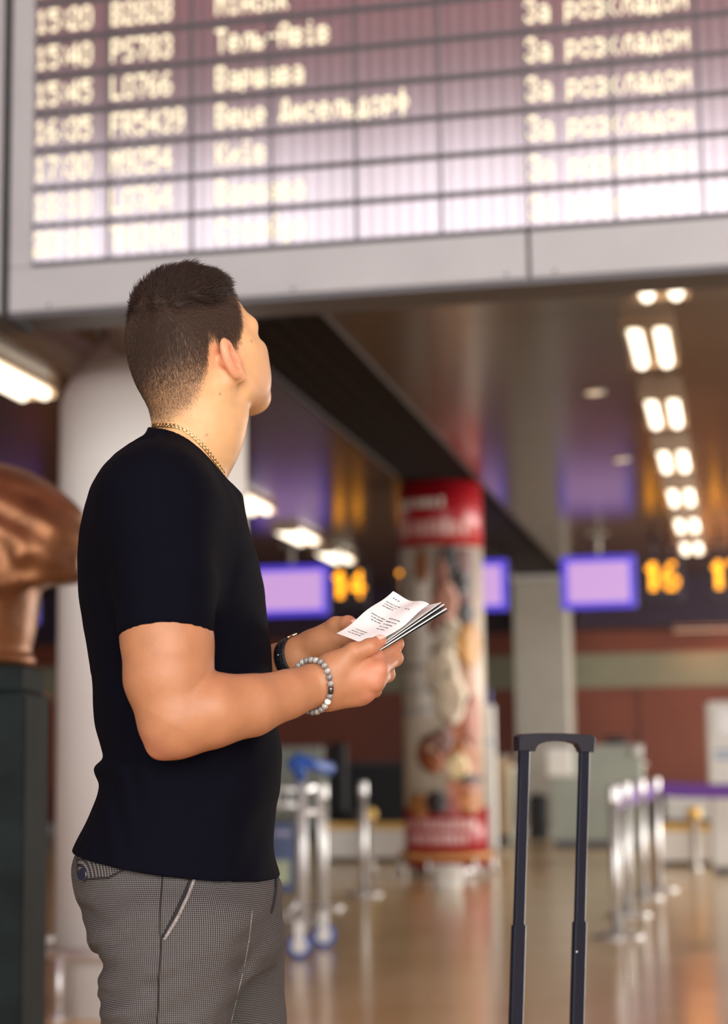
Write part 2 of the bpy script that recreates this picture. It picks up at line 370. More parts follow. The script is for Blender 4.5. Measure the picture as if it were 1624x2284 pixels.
dxs = ur(480)-xl; pch = (ur(1560, 250)-ur(1170, 250))/12/6
for k, a, b_, c in rows:
    zt = zrow[k]+rp*0.83; p = rp*0.087
    for name, txt, x in (('time_text', a, ur(76)), ('flight_text', b_, ur(246)), ('destination_text', c, ur(482)), ('status_text', 'За розкладом', ur(1182))):
        for wd_ in txt.split(' '):
            mb = MB(); x = led_text(mb, wd_, x, zt, p, pch*0.955, 0.002, 0.5)+6*pch*0.955; o_ = mb.build(name, M['led'], bt); o_['kind'] = 'stuff'
# hangers up to the high ceiling
for x in (xl+0.3, (xl+xr)/2, xr-0.3):
    MB().tube([(x, 0.18, ztop_f-0.02), (x, 0.18, 10.6)], 0.03, 10).build('hanger', M['steel'], bt)
MB().box(ur(5, 350)+.008, xfl, 0.02, 0.25, zbot-0.02, ztop_f).build('dark_gap_fill', M['black'], bt)  # black filler added to keep the gap between the boards dark
# neighbour board, only its edge is in view
xn = ur(5, 350)
b2 = thing('departure_board', 'neighbouring hanging board, only its grey edge showing at the left border', 'departure board', H(0, VBD, 0), -AL)
MB().box(xn-2.2, xn-0.01, 0.03, T, zbot+0.01, ztop_f-0.01).build('housing', M['darkbar'], b2)
MB().box(xn-0.09, xn, -0.012, 0.03, zbot, ztop_f, 0.004).build('frame_side', M['greyframe'], b2)
MB().box(xn-2.2, xn-0.09, -0.012, 0.03, zbot, z0-0.012, 0.004).build('frame_bottom', M['greyframe'], b2)
for k in range(NR):
    MB().box(xn-2.2, xn-0.09, 0.0, 0.03, zrow[k]+0.01, zrow[k+1]-0.01).build('display_panel', M['panel'], b2)
for x in (xn-0.4, xn-1.8):
    MB().tube([(x, 0.18, ztop_f-0.02), (x, 0.18, 10.6)], 0.03, 10).build('hanger', M['steel'], b2)
# ================================================================ THINGS IN THE HALL
# round white column with branching struts
cb = at_z(296, 2262, 0.0); cu, cv = UV(cb)
cr = 0.5*430/FPX*math.hypot(cb[0], cb[1])
cv += cr*0.6
ct = thing('round_column', 'thick round white column standing behind the man', 'column', H(cu, cv, 0), -AL)
zt = 2.80
MB().lathe([(cr, 0.0), (cr, zt), (cr*0.97, zt+0.06), (cr*0.9, zt+0.12)], 48).build('shaft', M['column'], ct)
MB().lathe([(cr*0.9, zt+0.12), (cr*0.75, zt+0.22), (cr*0.6, zt+0.30)], 48).build('capital', M['pillar'], ct)
M['strut'] = mat('grey_strut', (0.30, 0.27, 0.26), 0.5, 0.2)
for (dx, dy) in ((-1.6, 0.35), (-0.62, 0.5), (0.40, 0.5), (0.0, -1.2)):
    MB().tube([(dx*0.12, dy*0.12, zt+0.14), (dx*1.0, dy*1.0, HC+0.0)], 0.10, 14).build('strut', M['strut'], ct)
MB().box(-3.0, 3.0, 0.25, 0.55, HC-0.02, HC+0.25).build('crossbeam', M['strut'], ct)
# ring rail round the column foot
rt = thing('column_rail', 'low round steel rail on posts encircling the white column foot', 'rail', H(cu, cv, 0), -AL)
zr_ = 0.285; rr = cr+0.10
ringp = [(rr*math.cos(2*math.pi*i/48), rr*math.sin(2*math.pi*i/48), zr_) for i in range(48)]
MB().tube(ringp, 0.026, 10, closed=True).build('ring', M['steel'], rt)
for i in range(8):
    a = 2*math.pi*(i+0.35)/8
    x, y = rr*math.cos(a), rr*math.sin(a)
    MB().tube([(x, y, 0.0), (x, y, zr_)], 0.018, 10).build('post', M['steel'], rt)
    MB().lathe([(0.045, 0), (0.045, 0.012), (0.02, 0.02)], 16, x, y).build('foot_plate', M['steel'], rt)

# bronze bust on a dark green pedestal at the left edge
M['bronze'] = mat('bronze', (0.17, 0.072, 0.030), 0.42, 0.7, noise=0.35, nscale=9, bump=0.3, bscale=25)
M['greenstone'] = mat('dark_green_stone', (0.007, 0.012, 0.012), 0.75, noise=0.5, nscale=6, spec=0.15)
YB = 4.7
pe = at_y(58, 1482, YB); pb0 = at_y(-100, 1482, YB)
pw = 0.176; pcx = pe[0]-pw; ptop = pe[2]
pt = thing('pedestal', 'dark green stone pedestal under the bronze bust', 'pedestal', (pcx, YB+pw, 0))
MB().box(-pw, pw, -pw, pw, 0.10, ptop-0.07, 0.008).build('shaft', M['greenstone'], pt)
MB().box(-pw-0.04, pw+0.04, -pw-0.04, pw+0.04, 0.0, 0.10, 0.01).build('plinth', M['greenstone'], pt)
MB().box(-pw+0.012, pw-0.012, -pw+0.012, pw-0.012, ptop-0.07, ptop, 0.008).build('cap', M['greenstone'], pt)

# red advertising pillar, clad column between floor and ceiling
fb = at_z(983, 1957, 0.0); au, av = UV(fb)
ppm = FPX/fb[1]
ar = 0.5*190/ppm; av += ar
M['adred'] = mat('poster_red', (0.36, 0.008, 0.016), 0.35, noise=0.08, nscale=5)
M['adcream'] = mat('poster_cream', (0.56, 0.49, 0.40), 0.4, noise=0.06, nscale=4)
M['adwhite'] = mat('poster_white', (0.80, 0.76, 0.70), 0.4)
M['adpink'] = mat('poster_lettering', (0.72, 0.42, 0.40), 0.4)
at = thing('advertising_pillar', 'tall round advertising pillar, red top and foot, food pictures between', 'pillar', H(au, av, 0), -AL)
yz = lambda py: CAMH+(1700-0.013*170-py)/ppm
za, zb, zc, zd = 0.09, yz(1800), yz(1216), HC-0.02
MB().lathe([(ar*1.0, za), (ar*1.0, zb)], 40).build('red_foot', M['adred'], at)
MB().lathe([(ar*0.985, zb), (ar*0.985, zc)], 40).build('poster_body', M['adcream'], at)
MB().lathe([(ar*1.0, zc), (ar*1.0, zd)], 40).build('red_crown', M['adred'], at)
MB().lathe([(ar*0.8, 0.0), (ar*0.8, za)], 32).build('plinth', M['steel'], at)
M['wood'] = mat('orange_wood_rail', (0.62, 0.30, 0.10), 0.4, noise=0.15, nscale=12)
MB().tube([((ar+0.035)*math.cos(2*math.pi*i/40), (ar+0.035)*math.sin(2*math.pi*i/40), yz(1905)) for i in range(40)], 0.035, 10, closed=True).build('bumper_rail', M['wood'], at)
for i in range(6):
    a = 2*math.pi*(i+0.25)/6; x, y = (ar+0.035)*math.cos(a), (ar+0.035)*math.sin(a)
    MB().tube([(x, y, 0), (x, y, yz(1905))], 0.02, 8).build('rail_post', M['steel'], at)
# printed shapes wrapped on the drum: x and y are photograph positions on its visible side
acx = 981.0
def wrap(px, py, off): 
    s = max(-0.995, min(0.995, (px-acx)/(ar*ppm))); a = math.asin(s)
    R = ar+off
    return (R*math.sin(a+AL*0), -R*math.cos(a), yz(py))
def blob(name, px, py, rx, ry, col, off=0.004, rot=0.0, n=20):
    col = tuple(c_**1.18*.72 for c_ in col)
    m = M.setdefault('ad_'+str(col), mat('print_%02d' % len(M), col, 0.4, noise=0.25, nscale=9))
    mb = MB(); rings = []
    pts = [[wrap(px+k*(rx*math.cos(t)*math.cos(rot)-ry*math.sin(t)*math.sin(rot)), py+k*(rx*math.cos(t)*math.sin(rot)+ry*math.sin(t)*math.cos(rot)), off) for t in [2*math.pi*i/n for i in range(n)]] for k in (1.0, 0.66, 0.33, 0.02)]
    mb.rings(pts, True); return mb.build(name, m, at)
def strip(name, x0, x1, y0, y1, m, off=0.004, n=8):
    mb = MB(); f = [wrap(x0+(x1-x0)*i/n, y0, off) for i in range(n+1)]; g = [wrap(x0+(x1-x0)*i/n, y1, off) for i in range(n+1)]
    mb.add(f+g, [(i, i+n+1, i+n+2, i+1) for i in range(n)], True); return mb.build(name, m, at)
def colmat(c):
    return M.setdefault('ad_'+str(c), mat('print_%02d' % len(M), c, 0.4, noise=0.2, nscale=7))
W = M['adwhite']
# photo areas
strip('printed_photo', 985, 1064, 1222, 1345, colmat((0.10, 0.028, 0.018)), 0.003)
strip('printed_photo', 1010, 1066, 1345, 1560, colmat((0.36, 0.17, 0.08)), 0.003)
strip('printed_photo', 1000, 1066, 1560, 1800, colmat((0.40, 0.12, 0.05)), 0.003)
strip('printed_photo', 896, 960, 1222, 1330, colmat((0.42, 0.36, 0.30)), 0.003)
for a in ((1015, 1250, 16, 34, (0.012, 0.008, 0.012)), (1035, 1300, 20, 30, (0.02, 0.010, 0.010)), (950, 1262, 16, 40, (0.45, 0.20, 0.09)), (995, 1290, 14, 45, (0.42, 0.13, 0.07)),
          (905, 1240, 22, 22, (0.60, 0.55, 0.48)), (1000, 1345, 30, 48, (0.55, 0.25, 0.16)), (975, 1395, 14, 22, (0.30, 0.09, 0.03)), (1045, 1370, 18, 26, (0.012, 0.010, 0.016)),
          (1048, 1440, 22, 52, (0.72, 0.36, 0.05)), (1015, 1420, 22, 40, (0.70, 0.60, 0.46)), (990, 1500, 40, 60, (0.74, 0.62, 0.46)), (1010, 1560, 34, 60, (0.72, 0.58, 0.42)),
          (1052, 1610, 16, 60, (0.55, 0.16, 0.06)), (975, 1680, 44, 46, (0.30, 0.07, 0.02)), (1030, 1700, 36, 48, (0.62, 0.22, 0.03)), (1022, 1712, 24, 34, (0.90, 0.72, 0.42)), (966, 1668, 16, 18, (0.80, 0.48, 0.34)),
          (990, 1650, 26, 26, (0.34, 0.16, 0.12)), (972, 1700, 24, 22, (0.55, 0.18, 0.05)), (1048, 1738, 24, 10, (0.02, 0.012, 0.014)), (975, 1788, 26, 26, (0.05, 0.015, 0.015)), (935, 1795, 28, 28, (0.62, 0.28, 0.10)), (1045, 1790, 24, 26, (0.66, 0.26, 0.05)), (1005, 1800, 22, 20, (0.50, 0.06, 0.04))):
    blob('printed_food', *a, off=0.005+0.0002*(len(at.children) % 12))
strip('printed_stripe', 938, 968, 1280, 1600, W, 0.0046)
# illegible lines of print: rows of little blocks
def blocks(x0, x1, y, h, m, off, seed, wmin=5, wmax=13, gap=3):
    r = random.Random(seed); mb = MB(); x = x0
    while x < x1:
        ww = r.uniform(wmin, wmax); hh = h*r.uniform(0.7, 1.0)
        p = [wrap(x, y-hh/2, off), wrap(x, y+h/2, off), wrap(x+ww, y+h/2, off), wrap(x+ww, y-hh/2, off)]
        mb.add(p, [(0, 1, 2, 3)]); x += ww+gap*(3 if r.random() < 0.12 else 1)
    return mb.build('print_line', m, at)
blocks(898, 998, 1119, 22, M['adwhite'], 0.004, 1)
blocks(903, 1046, 1176, 36, M['adpink'], 0.004, 2, 8, 20)
blocks(905, 1058, 1836, 24, M['adpink'], 0.004, 3)
blocks(905, 1040, 1866, 24, M['adpink'], 0.004, 4)
gy = colmat((0.22, 0.21, 0.20)); gy2 = colmat((0.42, 0.40, 0.37))
for i, (y, x1_) in enumerate(((1487, 945), (1530, 980), (1545, 960), (1580, 985), (1590, 950))):
    blocks(897, x1_, y, 11, gy if i == 0 else gy2, 0.0055, 10+i, 3, 8, 2)

# small white bin at its foot
wp = at_z(1000, 1984, 0); 
wb_ = thing('white_bin', 'small white bin on the floor before the red advertising pillar', 'bin', wp, -AL)
MB().lathe([(0.115, 0.0), (0.125, 0.02), (0.135, 0.19), (0.145, 0.195), (0.145, 0.205), (0.125, 0.205), (0.12, 0.03)], 24).build('bin_body', M['white'], wb_)
MB().lathe([(0.11, 0.199), (0.02, 0.212)], 24).build('bin_lid', M['white'], wb_)

# grey square pillar behind the counters
gp = at_z(1203, 1283, HC); gu, gv = UV(gp); gw_ = 0.5*122/FPX*gp[1]
sp = thing('square_pillar', 'broad grey square pillar behind the check-in counters', 'pillar', H(gu, gv+0.3, 0), -AL)
MB().box(-gw_, gw_, -gw_, gw_, 0.12, HC-0.08, 0.02).build('shaft', M['pillar'], sp)
MB().box(-gw_-0.02, gw_+0.02, -gw_-0.02, gw_+0.02, 0.0, 0.12, 0.01).build('base', M['steel'], sp)
MB().box(-gw_-0.02, gw_+0.02, -gw_-0.02, gw_+0.02, HC-0.08, HC-0.002, 0.01).build('collar', M['steel'], sp)

# hanging screens and counter numbers
M['scr'] = mat('lilac_screen', (0.1, 0.1, 0.1), 0.3, emit=(0.62, 0.34, 0.72), estr=0.95)
M['scrim'] = mat('blue_screen_rim', (0.05, 0.05, 0.1), 0.3, emit=(0.055, 0.03, 0.55), estr=1.3)
M['orange'] = mat('orange_led', (0.3, 0.1, 0.0), 0.5, emit=(1.0, 0.36, 0.015), estr=3.2)
M['signbox'] = mat('dark_sign_box', (0.016, 0.009, 0.02), 0.45)
VS = 22.1
def screen(x0, y0, x1, y1, label):
    u0, _, z1_ = at_v(x0, y0, VS); u1, _, z0_ = at_v(x1, y1, VS)
    t = thing('check_in_screen', label, 'screen', H((u0+u1)/2, VS, z0_), -AL, 'screens hanging over the counters')
    w2, h = (u1-u0)/2, z1_-z0_
    MB().box(-w2, w2, 0.01, 0.11, 0, h, 0.02).build('casing', M['signbox'], t)
    MB().box(-w2+0.004, w2-0.004, -0.002, 0.012, 0.004, h-0.004, 0.006).build('lit_rim', M['scrim'], t)
    MB().box(-w2+0.085, w2-0.085, -0.008, 0.0, 0.08, h-0.08, 0.004).build('display', M['scr'], t)
    MB().tube([(0, 0.06, h-0.01), (0, 0.06, HC-z0_-0.001)], 0.04, 10).build('drop_pole', M['pillar'], t)
    MB().box(-0.12, 0.12, -0.0, 0.12, HC-z0_-0.03, HC-z0_-0.001).build('ceiling_plate', M['pillar'], t)
screen(562, 1264, 734, 1372, 'lilac lit screen hanging beside the man\'s chest, next to number 14')
screen(964, 1252, 1134, 1362, 'lilac lit screen half hidden behind the red advertising pillar')
screen(1250, 1242, 1421, 1355, 'lilac lit screen hanging left of the number 16')
screen(-60, 1336, 86, 1392, 'lilac lit screen glimpsed between bronze bust and white column')
def number(txt, x0, y0, x1, y1, label):
    v = VS+0.2
    u0, _, z1_ = at_v(x0, y0, v); u1, _, z0_ = at_v(x1, y1, v)
    t = thing('counter_number_sign', label, 'sign', H(u0, v, z0_), -AL, 'counter number signs')
    w_, h = u1-u0, z1_-z0_
    pw_ = w_/11.0; p = h/7.0
    ex = at_v(x1+60, y0, v)[0]-u1
    MB().box(-0.03, w_+0.03, 0.004, 0.14, -0.14, h+0.05, 0.01).build('sign_box', M['signbox'], t)
    mb = MB(); x = -0.02
    for ch in txt.replace('1', 'I'):
        mb = MB(); x = led_text(mb, ch, x, h, p, pw_*1.03, 0.003, 0.5); mb.build('lit_digit', M['orange'], t)
    for sx in (0.1, w_-0.1): MB().tube([(sx, 0.07, h+0.02), (sx, 0.07, HC-z0_-0.001)], 0.02, 8).build('hanger', M['signbox'], t)
number('14', 741, 1276, 815, 1332, 'orange number right of the lilac screen at the man\'s chest')
number('15', 884, 1266, 958, 1322, 'orange counter number mostly hidden by the red advertising pillar')
number('16', 1438, 1256, 1517, 1315, 'orange number 16 right of the screen above the suitcase handle')
number('17', 1585, 1252, 1662, 1311, 'orange counter number cut off by the right border')
VWW = VW-0.28
# dark fascia over the counters
fa = thing('counter_fascia', 'long dark purple fascia above the check-in wall', 'fascia', H(0, VW-0.6, 0), -AL)
M['fascia'] = mat('dark_plum_fascia', (0.022, 0.010, 0.026), 0.5)
zf0 = at_v(1450, 1398, VW-0.6)[2]; zf1 = at_v(1450, 1200, VW-0.6)[2]
ug = gu; 
for (a, b, nm) in ((-14.0, ug-gw_-0.06, 'fascia_panel'), (ug+gw_+0.06, 7.9, 'fascia_panel')):
    nseg = 5
    for k in range(nseg):
        MB().box(a+(b-a)*k/nseg+0.004, a+(b-a)*(k+1)/nseg-0.004, 0.0, 0.55, zf0, HC-0.002).build(nm, M['fascia'], fa)

# warm wall washer under the fascia, lighting the terracotta wall at the right
M['warm'] = mat('warm_lamp', (1, 1, 1), 0.5, emit=(1.0, 0.35, 0.08), estr=0.5)
uw = at_v(1570, 1400, VW-0.3)[0]
ww = thing('wall_washer', 'small warm lamp under the dark fascia lighting the wall at the right border', 'wall lamp', H(uw, VW-0.32, zf0), -AL)
MB().box(-0.5, 0.5, -0.06, 0.06, -0.05, -0.001, 0.01).build('housing', M['signbox'], ww)
MB().box(-0.46, 0.46, -0.04, 0.04, -0.058, -0.05).build('lens', M['warm'], ww)
wl_ = area('wall_washer_light', H(uw, VW-0.32, zf0-0.065), (math.radians(-25), 0, -AL), 0.9, 0.3, 11, (1.0, 0.32, 0.07))
# ---------------------------------------------------------------- posts and belts
def stanchion(px, py, label, h=0.94, rz=0.0, belt=True):
    p = at_z(px, py, 0)
    t = thing('queue_post', label, 'queue post', p, rz, 'steel queue posts')
    MB().lathe([(0.16, 0.0), (0.16, 0.012), (0.12, 0.028), (0.04, 0.036)], 24).build('base', M['steel'], t)
    MB().lathe([(0.032, 0.03), (0.032, h-0.12)], 16).build('pole', M['steel'], t)
    MB().lathe([(0.036, h-0.12), (0.038, h-0.10), (0.038, h-0.015), (0.03, h)], 16).build('belt_head', M['steel'], t)
    return t
posts = {}
for k, (px, py, lab) in enumerate(((1378, 2092, 'nearest steel queue post of the row right of the suitcase handle'), (1402, 2042, 'second steel queue post of the row right of the suitcase handle'),
      (1436, 2004, 'third steel queue post of the row right of the suitcase handle'), (1470, 1986, 'farthest steel queue post, where the purple belt starts'),
      (812, 1997, 'lone steel queue post left of the red advertising pillar'), (722, 2027, 'steel queue post just right of the luggage trolley'))):
    posts[k] = (stanchion(px, py, lab), at_z(px, py, 0))
M['belt'] = mat('purple_belt', (0.10, 0.018, 0.24), 0.6)
p4 = np.array(posts[3][1]); p2 = np.array(posts[2][1])
e4 = at_z(1800, 1975, 0)
def belt(a, b, label, z0=0.785, z1=0.905):
    a = np.array(a); b = np.array(b); d = (b-a)/np.linalg.norm(b-a); a2 = a+d*0.04; b2 = b-d*0.04; nrm = np.array([-d[1], d[0], 0])*0.002
    mb = MB(); n = 8; vs = []
    for i in range(n+1):
        q = a2+(b2-a2)*i/n; s = -0.03*4*(i/n)*(1-i/n)
        vs += [q-nrm+np.array([0, 0, z0+s]), q+nrm+np.array([0, 0, z0+s]), q+nrm+np.array([0, 0, z1+s]), q-nrm+np.array([0, 0, z1+s])]
    vs = [v_-a for v_ in vs]; fs = []
    for i in range(n):
        for k in range(4): fs.append((i*4+k, i*4+(k+1) % 4, i*4+4+(k+1) % 4, i*4+4+k))
    fs += [(3, 2, 1, 0), (n*4, n*4+1, n*4+2, n*4+3)]
    mb.add(vs, fs); return tag(mb.build('queue_belt', M['belt'], loc=a), label, 'belt', 'purple queue belts')
belt(p4, e4, 'purple belt stretched from the farthest post to the right border')
belt(p2, p4, 'short purple belt between the third and the farthest post')
belt(np.array(posts[0][1]), np.array(posts[1][1]), 'short purple belt between the two nearest posts')
belt(np.array(posts[1][1]), p2, 'short purple belt between the second and third post')
stanchion(1800, 1975, 'steel queue post beyond the right border').name = 'queue_post'

# ---------------------------------------------------------------- white kiosk at the right border
kp = at_z(1588, 1950, 0); kpm = FPX/kp[1]; kh = CAMH+(1690-1566)/kpm
kt = thing('self_service_kiosk', 'tall white self-service kiosk cut by the right border', 'kiosk', kp, -AL)
MB().box(0, 0.62, 0.0, 0.30, 0.06, kh, 0.03).build('body', M['white'], kt)
MB().box(0.03, 0.59, 0.03, 0.27, 0.0, 0.06).build('plinth', M['darkbar'], kt)
M['kblue'] = mat('kiosk_print', (0.30, 0.40, 0.58), 0.5)
MB().box(0.10, 0.52, -0.012, 0.004, kh-0.34, kh-0.08, 0.01).build('touch_screen', mat('kiosk_screen', (0.70, 0.70, 0.72), 0.2), kt)
for i in range(2): MB().box(0.07, 0.40-0.1*i, -0.004, 0.002, kh-0.50-0.06*i, kh-0.465-0.06*i).build('print_line', M['kblue'], kt)
MB().box(0.12, 0.5, -0.05, 0.004, kh-0.86, kh-0.80, 0.01).build('printer_slot', M['greyframe'], kt)

# ---------------------------------------------------------------- check-in counters and conveyors
def counter(x0, x1, ytop, ybase, label, depth=0.7, up=None):
    a = at_z(x0, ybase, 0); ua, va = UV(a); ub = at_v(x1, ybase, va)[0]; zt_ = at_v(x0, ytop, va)[2]
    t = thing('check_in_counter', label, 'counter', H(ua, va, 0), -AL, 'check-in counters')
    w_ = ub-ua; zm = min(1.05, zt_-0.12)
    MB().box(0, w_, 0.0, 0.05, 0.1, zt_, 0.01).build('front_panel', M['counter'], t)
    MB().box(0.02, w_-0.02, 0.05, depth, 0.0, zm-0.04).build('body', M['counter'], t)
    MB().box(-0.02, w_+0.02, 0.03, depth+0.05, zm-0.04, zm, 0.01).build('worktop', M['wallcream'], t)
    MB().box(-0.01, w_+0.01, -0.02, 0.07, zt_, zt_+0.03, 0.008).build('top_rail', M['greyframe'], t)
    MB().box(0.03, w_-0.03, 0.012, 0.05, 0.0, 0.1).build('toe_kick', M['darkbar'], t)
    return t, ua, va, w_, zt_
c1 = counter(1232, 1440, 1668, 1893, 'grey green check-in counter seen through the suitcase handle')
c2 = counter(1086, 1142, 1690, 1880, 'narrow cream check-in counter right of the red advertising pillar')
for ch in c2[0].children:
    if ch.name.startswith(('front_panel',)): ch.data.materials[0] = mat('tan_counter_front', (0.55, 0.40, 0.24), 0.5, noise=0.08)
c3 = counter(560, 722, 1672, 1870, 'grey green check-in counter behind the luggage trolley')
# things on the counters
t1, ua, va, w_, zt_ = c1
mo = thing('monitor', 'white monitor back standing on the check-in counter', 'monitor', H(at_v(1250, 1700, va-0.02)[0], va-0.1, 0), -AL)
zz = lambda px, py, v: at_v(px, py, v)[2]
MB().box(-0.16, 0.16, 0.0, 0.05, zz(1250, 1732, va), zz(1250, 1668, va), 0.015).build('screen_back', M['white'], mo)
MB().box(-0.05, 0.05, 0.05, 0.09, zz(1250, 1732, va)+0.05, zz(1250, 1668, va)-0.05).build('bracket', M['greyframe'], mo)
def lowthing(name, px, py, w2, d2, h, z, v, m, label, cat):
    u_, _, _ = at_v(px, py, v)
    t = thing(name, label, cat, H(u_, v, z), -AL); return t
pr = thing('printer', 'black ticket printer on top of the check-in counter', 'printer', H(at_v(1372, 1660, va)[0], va-0.01, zt_+0.031), -AL)
MB().box(-0.13, 0.13, 0.0, 0.2, 0.0, 0.10, 0.02).build('body', M['black'], pr)
MB().box(-0.09, 0.09, -0.006, 0.004, 0.055, 0.07).build('paper_slot', M['darkbar'], pr)
lb = thing('desk_lamp', 'small white card holder at the right end of the counter', 'card holder', H(at_v(1424, 1680, va-0.05)[0], va-0.05, zt_-0.10), -AL)
lb.name = 'card_holder'
MB().box(-0.05, 0.05, 0.0, 0.028, 0.0, 0.10, 0.01).build('card', M['white'], lb)
MB().box(-0.055, 0.055, -0.012, 0.028, -0.012, 0.0, 0.004).build('holder_foot', M['greyframe'], lb)
# black box beside it
bp_ = at_z(1200, 1876, 0)
bb = thing('black_case', 'black case standing on the floor between the check-in counters', 'case', bp_, -AL)
MB().box(-0.13, 0.13, 0.0, 0.3, 0.02, 0.62, 0.03).build('body', M['black'], bb)
MB().box(-0.06, 0.06, 0.12, 0.16, 0.62, 0.66, 0.01).build('handle', M['darkbar'], bb)
for sx in (-0.1, 0.1): MB().box(sx-0.02, sx+0.02, 0.05, 0.25, 0.0, 0.03).build('foot', M['darkbar'], bb)
# white pylon with a blue cap
py_ = at_z(1092, 1900, 0); pv = UV(py_)[1]
pz = lambda y: at_v(1092, y, pv)[2]
pyl = thing('display_pylon', 'slim white display pylon with a blue cap beside the red pillar', 'pylon', py_, -AL)
MB().box(-0.09, 0.09, 0.0, 0.10, 0.03, pz(1572), 0.015).build('body', M['white'], pyl)
MB().box(-0.05, 0.05, 0.01, 0.09, pz(1572), pz(1536), 0.012).build('cap', mat('blue_cap', (0.01, 0.03, 0.20), 0.4), pyl)
MB().box(-0.16, 0.16, -0.06, 0.16, 0.0, 0.03, 0.008).build('foot', M['greyframe'], pyl)
MB().box(-0.07, 0.07, -0.004, 0.002, pz(1660), pz(1650)).build('print_line', M['kblue'], pyl)
# conveyors: low white sides with a yellow edge
M['yellow'] = mat('yellow_edge', (0.80, 0.50, 0.12), 0.45)
def conveyor(x0, x1, ytop, ybase, label):
    a = at_z(x0, ybase, 0); ua, va = UV(a); ub = at_v(x1, ybase, va)[0]; zt_ = at_v(x0, ytop, va)[2]
    t = thing('baggage_conveyor', label, 'conveyor', H(ua, va, 0), -AL, 'baggage conveyors')
    w_ = ub-ua
    MB().box(0, w_, 0.0, 0.10, 0.05, zt_-0.07, 0.01).build('side_panel', M['white'], t)
    MB().box(0, w_, -0.01, 0.11, zt_-0.07, zt_, 0.01).build('yellow_edge', M['yellow'], t)
    MB().box(0.02, w_-0.02, 0.10, 1.0, 0.05, zt_-0.02).build('belt_bed', M['black'], t)
    nleg = 3
    for i in range(nleg):
        x = 0.06+(w_-0.12)*i/(nleg-1); MB().box(x-0.03, x+0.03, 0.02, 0.09, 0.0, 0.05).build('foot', M['darkbar'], t)
    return t, ua, va, w_, zt_
k1 = conveyor(724, 905, 1836, 1924, 'low white baggage conveyor with yellow edge left of the red pillar')
k2 = conveyor(1474, 1700, 1838, 1932, 'low white baggage conveyor with yellow edge behind the purple belt')
# white boards and yellow-capped stops
def cappost(px, ytop, ybase, conv, label):
    a = at_z(px, ybase, 0); h = at_v(px, ytop, UV(a)[1])[2]
    t = thing('capped_post', label, 'post', a, -AL, 'grey posts with yellow caps')
    MB().lathe([(0.06, 0), (0.06, 0.015), (0.035, 0.03), (0.035, h-0.12)], 16).build('pole', M['steel'], t)
    MB().lathe([(0.05, h-0.12), (0.075, h-0.09), (0.075, h-0.03), (0.04, h)], 16).build('cap', M['yellow'], t)
cappost(826, 1803, 1935, k1, 'grey post with a yellow cap left of the red pillar')
cappost(1552, 1800, 1940, k2, 'grey post with a yellow cap under the purple belt')
bv = k2[2]+1.3
bu0 = at_v(1484, 1800, bv)
wbd = thing('white_partition', 'low white partition board behind the right baggage conveyor', 'partition', H(bu0[0], bv, 0), -AL)
zb_0, zb_1 = at_v(1484, 1829, bv)[2], at_v(1484, 1768, bv)[2]
for i in range(3):
    MB().box(i*0.75, i*0.75+0.68, 0, 0.05, zb_0, zb_1, 0.01).build('board', M['white'], wbd)
    for sx in (0.08, 0.60): MB().tube([(i*0.75+sx, 0.03, 0), (i*0.75+sx, 0.03, zb_0+0.02)], 0.02, 8).build('leg', M['darkbar'], wbd)
# black upright behind the left conveyor
bv2 = k1[2]+1.2; bu = at_v(752, 1800, bv2)
bs = thing('office_chair', 'tall black upright chair back behind the left conveyor', 'chair', H(bu[0], bv2, 0), -AL)
hh = at_v(752, 1656, bv2)[2]
MB().box(-0.12, 0.12, 0.0, 0.08, 0.50, hh, 0.035).build('backrest', M['black'], bs)
MB().box(-0.22, 0.22, 0.05, 0.5, 0.42, 0.50, 0.03).build('seat', M['black'], bs)
MB().tube([(0, 0.27, 0.08), (0, 0.27, 0.43)], 0.03, 10).build('stem', M['darkbar'], bs)
for i in range(5):
    a = 2*math.pi*i/5
    MB().tube([(0, 0.27, 0.10), (0.26*math.cos(a), 0.27+0.26*math.sin(a), 0.055)], 0.02, 8).ball((0.26*math.cos(a), 0.27+0.26*math.sin(a), 0.03), 0.03, 8, 6).build('leg', M['darkbar'], bs)
# dark low cupboards along the wall foot left and right
for (x0, x1, lab) in ((640, 900, 'black low cabinet at the foot of the terracotta wall, left'), (1440, 1700, 'black low cabinet at the foot of the terracotta wall, right')):
    v_ = VW-0.7; u0 = at_v(x0, 1700, v_)[0]; u1 = at_v(x1, 1700, v_)[0]; zt_ = at_v(x0, 1702 if x0 < 1000 else 1760, v_)[2]
    t = thing('low_cabinet', lab, 'cabinet', H(u0, v_, 0), -AL, 'black low cabinets')
    MB().box(0, u1-u0, 0.02, 0.6, 0.0, zt_-0.03).build('body', M['black'], t)
    MB().box(-0.02, u1-u0+0.02, 0.0, 0.62, zt_-0.03, zt_, 0.006).build('top', M['darkbar'], t)
    nd = 4
    for i in range(nd):
        MB().box((u1-u0)*i/nd+0.01, (u1-u0)*(i+1)/nd-0.01, 0.0, 0.02, 0.06, zt_-0.05, 0.004).build('door', M['black'], t)
# poster stand between pedestal and column
ps = at_z(74, 1900, 0); pv = UV(ps)[1]
pst = thing('poster_stand', 'orange and navy poster stand glimpsed between pedestal and white column', 'poster stand', ps, -AL)
pz = lambda y: at_v(74, y, pv)[2]
MB().box(-0.3, 0.16, 0.0, 0.05, pz(1760), pz(1550), 0.01).build('poster', mat('orange_print', (0.50, 0.14, 0.05), 0.5, noise=0.5, nscale=7), pst)
MB().box(-0.3, 0.16, 0.0, 0.05, 0.06, pz(1760), 0.01).build('lower_panel', mat('navy_print', (0.012, 0.016, 0.06), 0.5), pst)
MB().box(-0.34, 0.20, -0.1, 0.15, 0.0, 0.06, 0.01).build('foot', M['darkbar'], pst)

